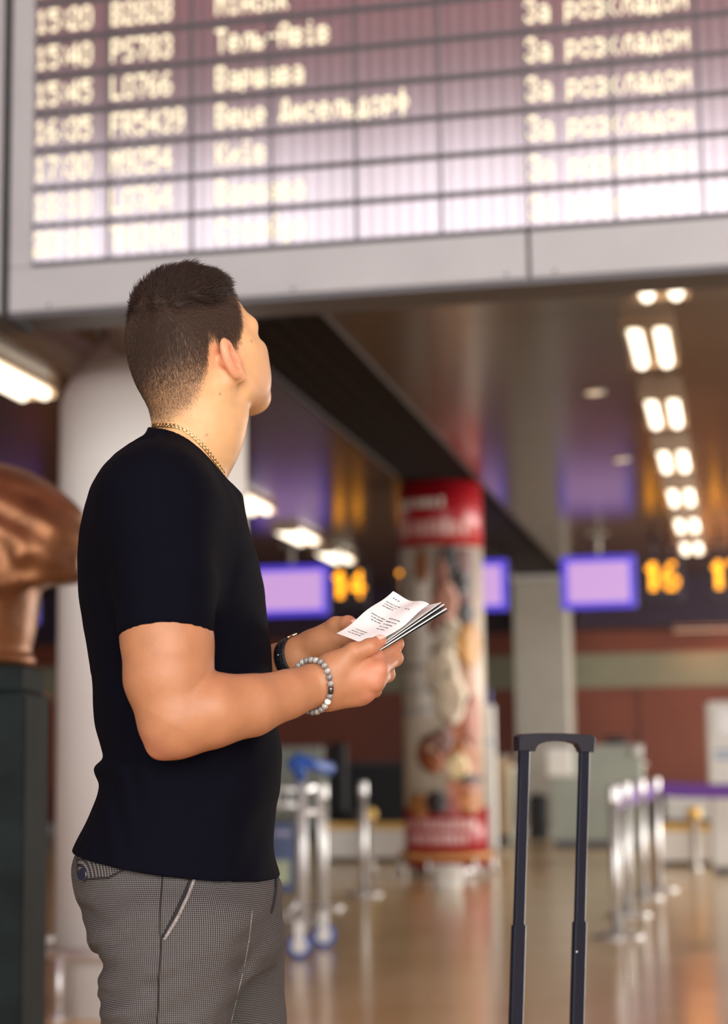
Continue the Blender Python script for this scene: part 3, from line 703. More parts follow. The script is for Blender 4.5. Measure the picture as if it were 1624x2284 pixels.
# ---------------------------------------------------------------- luggage trolley
tp = at_z(668, 2138, 0); tY = tp[1]; tm = FPX/tY
M['trolley'] = mat('pale_trolley_metal', (0.70, 0.70, 0.70), 0.35, 0.5)
M['tblue'] = mat('trolley_blue', (0.012, 0.085, 0.42), 0.4)
M['tnavy'] = mat('trolley_advert', (0.012, 0.035, 0.13), 0.4, noise=0.4, nscale=6)
tz = lambda py: CAMH+(1702-py)/tm
tx = lambda px: (px-668)/tm
tr = thing('luggage_trolley', 'airport luggage trolley with blue handle and blue wheels behind the man', 'trolley', tp)
MB().tube([(tx(676), 0.04, 0.16), (tx(674), 0.06, tz(1735))], 0.030, 12).build('upright', M['trolley'], tr)
MB().tube([(tx(716), 0.60, 0.16), (tx(706), 0.50, tz(1750))], 0.022, 12).build('upright', M['trolley'], tr)
MB().tube([(tx(674), 0.06, tz(1795)), (tx(560), 0.2, tz(1795))], 0.022, 10).build('cross_tube', M['trolley'], tr)
MB().tube([(tx(674), 0.06, tz(1812)), (tx(714), 0.5, tz(1812))], 0.022, 10).build('cross_tube', M['trolley'], tr)
MB().tube([(tx(674), 0.06, tz(1760)), (tx(706), 0.5, tz(1760)), (tx(600), 0.52, tz(1758)), (tx(560), 0.2, tz(1758)), (tx(674), 0.06, tz(1760))], 0.018, 8).build('basket_rim', M['trolley'], tr)
for i in range(5):
    q = i/4; MB().tube([(tx(674-114*q), 0.06+0.14*q, tz(1760)), (tx(674-114*q), 0.08+0.14*q, tz(1812))], 0.008, 6).build('basket_wire', M['trolley'], tr)
MB().tube([(tx(650), 0.0, tz(1712)), (tx(668), 0.0, tz(1698)), (tx(700), 0.1, tz(1706)), (tx(735), 0.22, tz(1716))], [0.035, 0.050, 0.034, 0.042], 12).build('handle', M['tblue'], tr)
MB().tube([(tx(674), 0.04, tz(1740)), (tx(668), 0.0, tz(1700))], [0.028, 0.04], 10).build('handle_bracket', M['tblue'], tr)
MB().box(tx(560), tx(657), 0.10, 0.13, tz(1985), tz(1832), 0.01).build('advert_panel', M['tnavy'], tr)
MB().box(tx(610), tx(646), 0.094, 0.1, tz(1965), tz(1915)).build('advert_print', colmat((0.32, 0.36, 0.22)), tr)
MB().box(tx(612), tx(652), 0.094, 0.1, tz(1862), tz(1850)).build('advert_print', colmat((0.22, 0.22, 0.34)), tr)
MB().tube([(tx(560), 0.5, 0.16), (tx(676), 0.04, 0.16), (tx(716), 0.6, 0.16), (tx(560), 0.95, 0.16), (tx(560), 0.5, 0.16)], 0.022, 10).build('chassis', M['trolley'], tr)
MB().tube([(tx(676), 0.05, tz(1995)), (tx(616), 0.12, 0.17)], 0.02, 10).build('brace', M['trolley'], tr)
def wheel(x, y, lab=None):
    R = 0.072
    w_ = MB(); rr_ = []
    for (r_, dx) in ((R*0.62, -0.020), (R*0.95, -0.020), (R, -0.010), (R, 0.010), (R*0.95, 0.020), (R*0.62, 0.020), (R*0.62, -0.020)):
        rr_.append([(x+r_*math.cos(2*math.pi*i/24), y+dx, R+r_*math.sin(2*math.pi*i/24)) for i in range(24)])
    o = w_.rings(rr_, False).build('wheel', M['tblue'], tr)
    MB().tube([(x, y-0.018, R), (x, y+0.018, R)], R*0.62, 16).build('hub', M['white'], o)
    MB().box(x-0.028, x+0.028, y-0.034, y-0.024, R-0.015, 0.21, 0.006).box(x-0.028, x+0.028, y+0.024, y+0.034, R-0.015, 0.21, 0.006).build('fork', M['white'], o)
wheel(0.0, 0.0); wheel(tx(716), 0.6); wheel(tx(560), 0.75)

# ---------------------------------------------------------------- suitcase with drawn-out handle
M['navy'] = mat('navy_black_plastic', (0.010, 0.011, 0.020), 0.38, bump=0.05, bscale=300)
M['navytube'] = mat('navy_black_tube', (0.009, 0.012, 0.026), 0.30, 0.3)
ZS = 2.72; ZS2 = 2.765
aL, bL = at_y(1150, 2300, ZS), at_y(1169.5, 1672, ZS)
aR, bR = at_y(1286, 2300, ZS2), at_y(1303.5, 1672, ZS2)
dL = (bL-aL)/np.linalg.norm(bL-aL)
base = np.array([(aL[0]+aR[0])/2, (aL[1]+aR[1])/2, 0.0]); lean = dL*1.0
hd = (bR-bL)[:2]; hd = hd/np.linalg.norm(hd)
HX = np.array([hd[0], hd[1], 0.0]); HY = np.array([-hd[1], hd[0], 0.0])
BT = 0.62                                              # top of the case body
footc = aL*0.5+aR*0.5; footc = footc - dL*(footc[2]/dL[2])   # where the handle axis meets the floor
st = thing('suitcase', 'dark suitcase whose long drawn-out handle stands right of the man', 'suitcase', footc+HY*(-0.0))
def SL(p): return tuple(np.array(p)-footc)
def boxtube(mb, a, b, wx, wy, ch):
    rings = []
    for p in (a, b):
        r_ = []
        for (x, y) in ((wx-ch, -wy), (wx, -wy+ch), (wx, wy-ch), (wx-ch, wy), (-wx+ch, wy), (-wx, wy-ch), (-wx, -wy+ch), (-wx+ch, -wy)):
            r_.append(np.array(p)-footc+HX*x+HY*y)
        rings.append(r_)
    mb.rings(rings, True, False)
sc_ = ZS/FPX
def onl(a, b, py):                                     # point of a post at image height py
    t = (2300-py)/(2300-1672); return a+(b-a)*t
for (a, b, yc, nm) in ((aL, bL, 2066, 'left'), (aR, bR, 2059, 'right')):
    low = a - dL*((a[2]-BT+0.06)/dL[2])
    mb = MB(); boxtube(mb, low, onl(a, b, yc), 15.0*sc_, 9.0*sc_, 2.5*sc_); o = mb.build('outer_tube', M['navytube'], st)
    mb = MB(); boxtube(mb, onl(a, b, yc+20), b, 12.2*sc_, 7.0*sc_, 2.2*sc_); mb.build('inner_tube', M['navytube'], st)
    if nm == 'right':
        q = onl(a, b, 2124)-HX*11*sc_-HY*9.5*sc_
        MB().ball(SL(q), 2.0*sc_, 8, 6).build('release_button', M['white'], o)
# grip
def gp_(x, y, k=0.0):                                  # photo position on the handle plane
    t = (x-1169.5)/(1303.5-1169.5); Y = ZS+(ZS2-ZS)*t
    return at_y(x, y, Y)
top = [(1152, 1646), (1156, 1638), (1180, 1636), (1236, 1635.5), (1290, 1637), (1316, 1639), (1322, 1643)]
outl = [(1152, 1675), (1152, 1643), (1158, 1637.5), (1200, 1635.5), (1250, 1635.5), (1300, 1638), (1318, 1640), (1323, 1646), (1320, 1678), (1291, 1678), (1287, 1668), (1282, 1660), (1262, 1654), (1237, 1652.5), (1212, 1655), (1197, 1661), (1192, 1668), (1189, 1676)]
mb = MB(); ns = []
for (dy, shr) in ((-12.0, 1.6), (-10.0, 0.0), (10.0, 0.0), (12.0, 1.6)):
    ring_ = []
    cxp = 1237; cyp = 1656
    for i, (x, y) in enumerate(outl):
        x0_, y0_ = outl[i-1]; x1_, y1_ = outl[(i+1) % len(outl)]
        nx, ny = (y1_-y0_), -(x1_-x0_); nl = math.hypot(nx, ny)
        q = gp_(x-shr*nx/nl, y-shr*ny/nl)+HY*dy*sc_
        ring_.append(np.array(SL(q)))
    ns.append(ring_)
mb.rings(ns, True, False); grip = mb.build('grip', M['navy'], st)
# body of the case, below the frame
bw, bd_ = 0.21, 0.12
bo = MB(); rings = []
tilt = lambda z: np.array([dL[0]/dL[2]*z*0.0, 0, 0])
cen = -HY*(bd_-0.035)*0.0
loc = np.array([dL[0], dL[1], 0])/dL[2]*BT
def RB(mb, x0, x1, y0, y1, z0, z1, ch):
    t_ = MB(); t_.box(x0, x1, y0, y1, z0, z1, ch)
    mb.add([tuple(loc+HX*v_[0]+HY*v_[1]+np.array([0, 0, v_[2]])) for v_ in t_.v], t_.f)
mb = MB(); RB(mb, -bw, bw, -2*bd_+0.02, 0.02, 0.06, BT, 0.03); mb.build('shell', mat('suitcase_shell', (0.02, 0.02, 0.028), 0.4, bump=0.2, bscale=120), st)
for i in range(6):
    mb = MB(); RB(mb, -bw+0.04+i*0.062, -bw+0.064+i*0.062, -2*bd_+0.014, -2*bd_+0.024, 0.12, BT-0.06, 0.004); mb.build('rib', M['navy'], st)
for sx in (-bw+0.05, bw-0.05):
    for sy in (-2*bd_+0.06, -0.02):
        mb = MB(); c_ = loc+HX*sx+HY*sy
        mb.tube([tuple(c_-HX*0.012+np.array([0, 0, 0.028])), tuple(c_+HX*0.012+np.array([0, 0, 0.028]))], 0.028, 14)
        w_ = mb.build('wheel', M['black'], st)
        mb = MB(); RB(mb, sx-0.02, sx+0.02, sy-0.012, sy+0.012, 0.045, 0.07, 0.004); mb.build('wheel_fork', M['navy'], w_)
# ================================================================ ORGANIC SHAPES: distance fields meshed by surface nets
f32 = np.float32
class Field:
    def __init__(s): s.p = []
    def add(s, fn, lo, hi, k=0.01, op='u'): s.p.append((fn, np.array(lo, float), np.array(hi, float), k, op)); return s
    def cone(s, a, b, r1, r2, k=0.01, op='u', flat=None):
        a = np.array(a, float); b = np.array(b, float); ab = b-a; L2 = max(float(ab@ab), 1e-12); rm = max(r1, r2)*1.05
        if flat is not None: fa = np.array(flat[0], float); fa /= np.linalg.norm(fa); fk = flat[1]
        def fn(X, Y, Z):
            x, y, z = X-a[0], Y-a[1], Z-a[2]
            t = np.clip((x*ab[0]+y*ab[1]+z*ab[2])/L2, 0, 1)
            x = x-t*ab[0]; y = y-t*ab[1]; z = z-t*ab[2]
            if flat is not None:
                q = (x*fa[0]+y*fa[1]+z*fa[2])*(fk-1); x = x+q*fa[0]; y = y+q*fa[1]; z = z+q*fa[2]
            return np.sqrt(x*x+y*y+z*z)-(r1+(r2-r1)*t)
        return s.add(fn, np.minimum(a, b)-rm, np.maximum(a, b)+rm, k, op)
    def ell(s, c, r, A=None, k=0.01, op='u'):
        c = np.array(c, float); r = np.array(r, float); A = np.eye(3) if A is None else np.array(A, float)
        def fn(X, Y, Z):
            x, y, z = X-c[0], Y-c[1], Z-c[2]
            q = [(x*A[i, 0]+y*A[i, 1]+z*A[i, 2]) for i in range(3)]
            k0 = np.sqrt(sum((q[i]/r[i])**2 for i in range(3))); k1 = np.sqrt(sum((q[i]/r[i]**2)**2 for i in range(3)))+1e-9
            return k0*(k0-1)/k1
        m = r.max(); return s.add(fn, c-m, c+m, k, op)
    def loft(s, z, x0, x1, yc, b, n=2.2, k=0.02, op='u', grow=0.0):
        z = np.array(z, float); o = np.argsort(z); z = z[o]; x0 = np.array(x0, float)[o]; x1 = np.array(x1, float)[o]; yc = np.array(yc, float)[o]; b = np.array(b, float)[o]
        zz = np.linspace(z[0], z[-1], 400)
        def sm(v):
            w = np.interp(zz, z, v); kk = np.hanning(13); kk /= kk.sum(); return np.convolve(np.pad(w, 6, 'edge'), kk, 'valid')
        X0, X1, YC, B = sm(x0)-grow, sm(x1)+grow, sm(yc), sm(b)+grow
        def fn(X, Y, Z):
            Zb = Z
            i = lambda v: np.interp(Zb, zz, v)
            a0, a1 = i(X0), i(X1); xc = (a0+a1)/2; a = (a1-a0)/2; bb = i(B)
            x = X-xc; y = Y-i(YC)
            rho = ((np.abs(x)/a)**n+(np.abs(y)/bb)**n)**(1/n)+1e-6
            R = np.sqrt(x*x+y*y)+1e-6
            return np.maximum(R-R/rho, np.maximum(Zb-z[-1], z[0]-Zb))
        return s.add(fn, (X0.min(), (YC-B).min(), z[0]), (X1.max(), (YC+B).max(), z[-1]), k, op)
    @staticmethod
    def comb(D, d, k, op):
        if op == 'u':
            if k <= 0: return np.minimum(D, d)
            h = np.maximum(k-np.abs(D-d), 0)/k; return np.minimum(D, d)-h*h*k*0.25
        if op == 's':
            d = -d
            if k <= 0: return np.maximum(D, d)
            h = np.maximum(k-np.abs(D-d), 0)/k; return np.maximum(D, d)+h*h*k*0.25
        if op == 'i': return np.maximum(D, d)
        if op == 'disp': return D+d
    def ev(s, P):
        P = np.atleast_2d(P); X, Y, Z = P[:, 0], P[:, 1], P[:, 2]; D = np.full(len(P), 1.0)
        for fn, lo, hi, k, op in s.p: D = s.comb(D, fn(X, Y, Z), k, op)
        return D
    def grad(s, P, e=0.0015):
        P = np.atleast_2d(P); g = np.stack([s.ev(P+e*np.eye(3)[i])-s.ev(P-e*np.eye(3)[i]) for i in range(3)], 1)
        return g/(np.linalg.norm(g, axis=1, keepdims=True)+1e-12)
    def march(s, O, Dr, lift=0.0, far=.06, inward=False, it=16):
        O = np.atleast_2d(O); Dr = np.atleast_2d(Dr); lo_ = np.zeros(len(O)); hi_ = np.full(len(O), far)
        for _ in range(it):
            md = (lo_+hi_)/2; d = s.ev(O+Dr*md[:, None]); go = (d > lift) if inward else (d < lift)
            lo_ = np.where(go, md, lo_); hi_ = np.where(go, hi_, md)
        return O+Dr*lo_[:, None]
    def hit(s, px, py, y0=1.9, y1=2.8):
        d = ray(px, py); Ys = np.linspace(y0, y1, 451); pts = CAM+d*(Ys/d[1])[:, None]; D = s.ev(pts); i = np.where(D < 0)[0]
        if len(i) == 0: return None
        a, b = Ys[max(i[0]-1, 0)], Ys[i[0]]
        for _ in range(12):
            m = (a+b)/2
            if s.ev(CAM+d*(m/d[1]))[0] < 0: b = m
            else: a = m
        return CAM+d*(b/d[1])
    def grid(s, lo, hi, h):
        lo = np.array(lo, float); hi = np.array(hi, float); n = np.ceil((hi-lo)/h).astype(int)+1
        ax = [(lo[i]+h*np.arange(n[i])) for i in range(3)]
        D = np.full(n, 1.0, f32)
        for fn, a, b, k, op in s.p:
            m = k+3*h
            i0 = np.maximum(np.floor((a-m-lo)/h).astype(int), 0); i1 = np.minimum(np.ceil((b+m-lo)/h).astype(int)+1, n)
            if np.any(i1 <= i0): continue
            sl = tuple(slice(i0[i], i1[i]) for i in range(3))
            X = ax[0][sl[0]][:, None, None]; Y = ax[1][sl[1]][None, :, None]; Z = ax[2][sl[2]][None, None, :]
            d = fn(X, Y, Z)
            if op == 'i':
                D = s.comb(D, np.broadcast_to(fn(ax[0][:, None, None], ax[1][None, :, None], ax[2][None, None, :]), D.shape).astype(f32), k, op)
            else: D[sl] = s.comb(D[sl], d.astype(f32), k, op)
        return D, ax
    def mesh(s, lo, hi, h, post=None):
        D, ax = s.grid(lo, hi, h)
        if post is not None: D = post(D, ax)
        return surface_nets(D, np.array(lo, float), h)
def surface_nets(D, lo, h):
    ins = D < 0
    c = np.zeros(np.array(D.shape)-1, np.int8)
    for dx in (0, 1):
        for dy in (0, 1):
            for dz in (0, 1):
                c += ins[dx:D.shape[0]-1+dx, dy:D.shape[1]-1+dy, dz:D.shape[2]-1+dz]
    act = (c > 0) & (c < 8); idx = np.argwhere(act)
    vid = np.full(c.shape, -1, np.int32); vid[act] = np.arange(len(idx))
    acc = np.zeros((len(idx), 3)); cnt = np.zeros(len(idx))
    corners = [(a, b, d) for a in (0, 1) for b in (0, 1) for d in (0, 1)]
    val = {q: D[idx[:, 0]+q[0], idx[:, 1]+q[1], idx[:, 2]+q[2]] for q in corners}
    for q in corners:
        for a in range(3):
            if q[a] == 0:
                r = list(q); r[a] = 1; r = tuple(r); v0, v1 = val[q], val[r]
                m = (v0 < 0) != (v1 < 0); t = v0[m]/(v0[m]-v1[m])
                p = np.tile(np.array(q, float), (m.sum(), 1)); p[:, a] = t
                acc[m] += p; cnt[m] += 1
    V = lo+h*(idx+acc/cnt[:, None])
    faces = []
    for a in range(3):
        b, d = (a+1) % 3, (a+2) % 3
        s0 = [slice(1, -1)]*3; s1 = [slice(1, -1)]*3
        s0[a] = slice(0, -1); s1[a] = slice(1, None)
        A = ins[tuple(s0)]; B = ins[tuple(s1)]
        for sign in (0, 1):
            e = np.argwhere((A & ~B) if sign == 0 else (~A & B))
            off = np.ones(3, int); off[a] = 0; e = e+off
            q = []
            for (ob, od) in ((0, 0), (-1, 0), (-1, -1), (0, -1)):
                w = e.copy(); w[:, b] += ob; w[:, d] += od; q.append(vid[w[:, 0], w[:, 1], w[:, 2]])
            q = np.stack(q, 1)
            if sign == 1: q = q[:, ::-1]
            faces.append(q)
    F = np.concatenate(faces); F = F[(F >= 0).all(1)]
    return V, F
def relax(V, F, it=2, lam=0.5):
    E = np.concatenate([F[:, [0, 1]], F[:, [1, 2]], F[:, [2, 3]], F[:, [3, 0]]])
    for _ in range(it):
        S_ = np.zeros_like(V)
        for j in range(3): S_[:, j] = np.bincount(E[:, 0], V[E[:, 1], j], len(V))+np.bincount(E[:, 1], V[E[:, 0], j], len(V))
        N = np.bincount(E[:, 0], minlength=len(V))+np.bincount(E[:, 1], minlength=len(V))
        V = V+lam*(S_/np.maximum(N, 1)[:, None]-V)
    return V
def largest(V, F, keep=200):
    return V, F
def to_mesh(name, V, F, m, parent=None, loc=None, colors=None, extra=None, smooth=True):
    me = bpy.data.meshes.new(name); k = F.shape[1]
    off = np.array(loc, float) if loc is not None else np.zeros(3)
    me.vertices.add(len(V)); me.vertices.foreach_set('co', (V-off).astype(f32).ravel())
    me.loops.add(F.size); me.loops.foreach_set('vertex_index', F.astype(np.int32).ravel())
    me.polygons.add(len(F)); me.polygons.foreach_set('loop_start', np.arange(0, F.size, k, dtype=np.int32)); me.polygons.foreach_set('loop_total', np.full(len(F), k, np.int32))
    me.update(calc_edges=True); me.validate()
    me.polygons.foreach_set('use_smooth', np.full(len(me.polygons), smooth))
    if colors is not None:
        ca = me.attributes.new('tint', 'FLOAT_COLOR', 'POINT'); ca.data.foreach_set('color', np.concatenate([colors, np.ones((len(colors), 1))], 1).astype(f32).ravel())
    if extra is not None:
        for nm, arr in extra.items():
            at_ = me.attributes.new(nm, 'FLOAT_VECTOR', 'POINT'); at_.data.foreach_set('vector', arr.astype(f32).ravel())
    me.materials.append(m); o = bpy.data.objects.new(name, me); COL.objects.link(o)
    if parent: o.parent = parent
    return o
def sstep(a, b, x): t = np.clip((x-a)/(b-a), 0, 1); return t*t*(3-2*t)
# ---------------------------------------------------------------- bronze bust
BY = YB+pw
def bp(px, py, d=0.0): return at_y(px, py, BY+d)
bf = Field(); bpm = BY/FPX
cx_ = pcx
c0 = bp(0, 1240); zsh = c0[2]
bx = lambda px: bp(px, 1240)[0]
# draped shoulders: a dome cut by a sloping lower edge, a rolled fold along it, a narrow foot
rx_ = bx(180)-bx(-90); zc_ = bp(-90, 1235)[2]; rz_ = 208*bpm
bf.ell((cx_, BY, zc_), (rx_*.96, 0.19, rz_), k=0.0)
for s_ in (-1, 1): bf.ell((cx_+s_*(bx(104)-cx_), BY-.01, bp(104, 1222)[2]), (76*bpm, .15, 92*bpm), k=.05)
zl0, zl1 = bp(-90, 1330)[2], bp(180, 1284)[2]
bf.add(lambda X, Y, Z: (zl0+(zl1-zl0)*np.abs(X-cx_)/rx_)-Z, (-99, -99, -99), (99, 99, 99), 0, 'i')
for s_ in (-1, 1):
    bf.cone((cx_, BY-0.15, zl0+0.004), (cx_+s_*rx_*0.55, BY-0.12, zl0+(zl1-zl0)*.55+0.006), 0.026, 0.024, k=0.02)
    bf.cone((cx_+s_*rx_*.55, BY-0.12, zl0+(zl1-zl0)*.55+.006), (cx_+s_*rx_*0.86, BY-0.05, zl1+0.004), 0.024, 0.020, k=0.02)
    bf.cone((cx_+s_*rx_*.1, BY-0.17, zl0+.05), (cx_+s_*rx_*0.85, BY-0.08, zl1+0.035), 0.016, 0.014, k=0.03)
    bf.cone((cx_+s_*rx_*.45, BY-0.165, zl0+.09), (cx_+s_*rx_*0.38, BY-0.13, zl0+0.19), 0.020, 0.014, k=0.03)
bf.cone((cx_, BY, zl0+.02), (cx_, BY, bp(0, 1385)[2]), 0.185, 0.165, k=0.03)
bf.cone((cx_, BY, bp(0, 1385)[2]), (cx_, BY, ptop+0.04), 0.165, 0.150, k=0.02)
bf.ell((cx_, BY, ptop+0.02), (0.168, 0.168, 0.035), k=0.02)
bf.add(lambda X, Y, Z: ptop-Z, (-99, -99, -99), (99, 99, 99), 0, 'i')
zn = bp(0, 1040)[2]
cx_ -= .06
bf.cone((cx_+.03, BY, zsh+0.02), (cx_-0.01, BY-0.02, zn+0.14), 0.085, 0.07, k=0.06)
hz_ = zn+0.30
bf.ell((cx_-0.01, BY-0.01, hz_), (0.095, 0.115, 0.15), k=0.03)
bf.ell((cx_-0.01, BY-0.08, hz_-0.08), (0.065, 0.06, 0.07), k=0.03)
bf.cone((cx_-0.01, BY-0.125, hz_+0.02), (cx_-0.01, BY-0.150, hz_-0.03), 0.012, 0.02, k=0.015)
for sx in (-1, 1):
    bf.ell((cx_-0.01+sx*0.098, BY+0.01, hz_-0.01), (0.012, 0.025, 0.04), k=0.01)
    bf.ell((cx_-0.01+sx*0.038, BY-0.112, hz_+0.02), (0.022, 0.014, 0.013), k=0.01, op='s')
cx_ += .06
# folds of the cloak
bf.add(lambda X, Y, Z: 0.004*np.sin(38*(X-cx_)+9*np.sin(7*Z)+14*Z)*np.clip((zn+0.02-Z)/0.1, 0, 1)*np.clip((Z-ptop-0.15)/0.05, 0, 1), (cx_-0.5, BY-0.3, ptop), (cx_+0.5, BY+0.3, zn+0.2), 0, 'disp')
V_, F_ = bf.mesh((cx_-0.42, BY-0.26, ptop-0.01), (cx_+0.42, BY+0.26, hz_+0.18), 0.008)
V_ = relax(V_, F_, 1)
bo_ = to_mesh('bronze_bust', V_, F_, M['bronze'], loc=(cx_, BY, ptop)); bo_.location = (cx_, BY, ptop)
tag(bo_, 'brown bronze bust with draped shoulders at the left border', 'sculpture')
# ================================================================ THE MAN
YM = 2.35
def P(px, py, d=0.0): return at_y(px, py, YM+d)
def mp(d=0.0): return (YM+d)/FPX
rot3 = lambda R_, F_, U_: np.array([F_, R_, U_])
# ---- head frame
th, ph = math.radians(45), math.radians(25)
HF = np.array([math.cos(th)*math.cos(ph), math.sin(th)*math.cos(ph), math.sin(ph)])
HR = np.array([math.sin(th), -math.cos(th), 0.0]); HU = np.cross(HR, HF)
HA = np.array([HF, HR, HU]); OH = P(448, 820, 0.0); HS = 0.89
hl = lambda f, r, u: OH+HS*(HF*f+HR*r+HU*u)
# ---- torso silhouette (photograph): y, back x, chest x, half width (m), centre depth
TS = [(960, 352, 470, .060), (985, 318, 480, .085), (1010, 288, 490, .120), (1035, 262, 496, .150), (1070, 233, 508, .178), (1110, 211, 530, .188), (1150, 198, 546, .190), (1200, 187, 560, .188), (1250, 182, 575, .183), (1300, 183, 586, .178),
      (1350, 188, 592, .173), (1400, 193, 597, .168), (1450, 203, 602, .163), (1500, 209, 607, .158), (1560, 212, 613, .155), (1620, 220, 620, .153), (1660, 230, 624, .152), (1693, 238, 627, .152), (1703, 217, 627, .154), (1715, 215, 627, .155), (1735, 224, 627, .154), (1745, 231, 627, .154), (1770, 224, 625, .156),
      (1800, 209, 617, .158), (1840, 194, 612, .162), (1870, 180, 610, .166), (1895, 169, 611, .168), (1920, 166, 614, .170), (1960, 166, 622, .172), (2000, 168, 626, .172)]
tz_ = [P((a+b)/2, y)[2] for y, a, b, w_ in TS]; tx0 = [P(a, y)[0] for y, a, b, w_ in TS]; tx1 = [P(b, y)[0] for y, a, b, w_ in TS]; tb = [w_ for *_, w_ in TS]; ty = [YM+0.0]*len(TS)
# ---- arms: joints as photograph position + depth
dS, dE, dW = -0.185, -0.205, -0.125
shR = P(352, 1140, dS); elR = P(372, 1625, dE); wrR = P(708, 1527, dW)
def arm_skin(fl):
    k = 0.006
    fl.cone(P(362, 1190, dS), P(370, 1360, dS-0.010), .046, .050, k)
    fl.cone(P(370, 1360, dS-0.010), P(371, 1420, dS-0.012), .050, .0548, k)
    fl.cone(P(371, 1420, dS-0.012), P(374, 1510, dE), .0548, .0520, k)
    fl.cone(P(374, 1510, dE), P(392, 1596, dE), .0520, .0455, k)
    fl.ell(P(428, 1466, dE+0.008), (.020, .026, .036), k=.02)            # biceps
    fl.cone(P(388, 1604, dE), P(351, 1672, dE+0.004), .038, .0075, .022)              # elbow point
    fl.cone(P(395, 1628, dE), P(560, 1606, -.180), .026, .016, .03)
    fl.cone(P(394, 1596, dE), P(470, 1584, dE+0.004), .0455, .0450, k)
    fl.cone(P(470, 1584, dE+0.004), P(560, 1573, -0.178), .0450, .0370, k)
    fl.cone(P(560, 1573, -0.178), P(640, 1549, -0.147), .0370, .0295, k)
    fl.cone(P(640, 1549, -0.147), P(706, 1527, -0.122), .0295, .0262, k)
def hand_right(fl):
    W = P(712, 1524, -.120)
    base = [P(738, 1497, -.118), P(736, 1513, -.126), P(734, 1532, -.124), P(732, 1548, -.114)]
    mcp = [P(836, 1468, -.106), P(843, 1494, -.120), P(834, 1521, -.120), P(812, 1544, -.110)]
    pip = [P(881, 1436, -.072), P(879, 1468, -.076), P(862, 1504, -.080), P(834, 1540, -.076)]
    dip = [P(872, 1424, -.035), P(870, 1452, -.030), P(850, 1488, -.034), P(820, 1522, -.036)]
    tip = [P(846, 1418, -.018), P(842, 1438, -.010), P(824, 1470, -.014), P(798, 1505, -.020)]
    r1 = [.0130, .0132, .0126, .0116]
    for i in range(4):
        fl.cone(W, base[i], .0210, .0180, .012)
        fl.cone(base[i], mcp[i], .0180-.001*i, r1[i], .012)
    fl.ell(P(782, 1512, -.108), (.044, .017, .030), k=.012)
    fl.cone(P(730, 1550, -.112), P(800, 1550, -.102), .0165, .0125, .012)
    for i in range(4):
        g = [.0100, .0104, .0098, .0086][i]
        fl.cone(mcp[i], pip[i], r1[i]*.88, g, .0035)
        fl.cone(pip[i], dip[i], g, g*.9, .003)
        fl.cone(dip[i], tip[i], g*.9, g*.78, .003)
        fl.ell(mcp[i]+np.array([.001, -.005, 0]), (.0095, .0095, .0095), k=.007)
        fl.ell(pip[i]+np.array([.001, -.002, 0]), (g*1.06, g*1.04, g*1.04), k=.003)
    # thumb with its ball
    cmc, tm, ti, tt = P(744, 1491, -.126), P(790, 1455, -.132), P(824, 1444, -.131), P(848, 1430, -.121)
    fl.cone(W, cmc, .020, .0170, .012); fl.cone(cmc, tm, .0170, .0128, .010); fl.cone(tm, ti, .0115, .0100, .004); fl.cone(ti, tt, .0103, .0080, .003)
    fl.ell(ti+np.array([0, 0, .001]), (.0108, .0106, .0104), k=.003)
    return dict(tt=tt, ti=ti)
def hand_left(fl):
    W = P(664, 1466, .068)
    fl.cone(P(430, 1600, .20), P(560, 1520, .130), .044, .036, .006)
    fl.cone(P(560, 1520, .130), P(624, 1480, .088), .036, .0270, .006)
    fl.cone(P(624, 1480, .088), W, .0270, .0240, .006)
    kn = [P(752, 1424, .030), P(748, 1440, .050), P(740, 1458, .062), P(728, 1474, .070)]
    pp = [P(790, 1432, .012), P(788, 1450, .024), P(778, 1466, .034), P(762, 1482, .044)]
    dd = [P(820, 1430, -.010), P(818, 1446, -.002), P(806, 1460, .006), P(788, 1478, .016)]
    tp_ = [P(838, 1420, -.030), P(836, 1436, -.024), P(824, 1450, -.016), P(804, 1468, -.006)]
    bs_ = [P(684, 1450, .062), P(682, 1460, .070), P(680, 1470, .074), P(678, 1478, .074)]
    for i in range(4):
        fl.cone(W, bs_[i], .0195, .0165, .012); fl.cone(bs_[i], kn[i], .0165, .0125, .012)
        g = [.0095, .0098, .0092, .0082][i]
        fl.cone(kn[i], pp[i], .0105, g, .004); fl.cone(pp[i], dd[i], g, g*.92, .003); fl.cone(dd[i], tp_[i], g*.92, g*.8, .003)
    c, m, t1_, t2_ = P(698, 1438, .055), P(750, 1397, .026), P(776, 1392, .012), P(796, 1400, -.004)
    fl.cone(W, c, .0200, .0180, .012); fl.cone(c, m, .0180, .0128, .010); fl.cone(m, t1_, .0120, .0112, .005); fl.cone(t1_, t2_, .0112, .0094, .003)
    fl.ell((c+m)/2+np.array([0.006, 0, -.010]), (.028, .016, .018), k=.012)
    return dict(tt=t2_, ti=t1_)
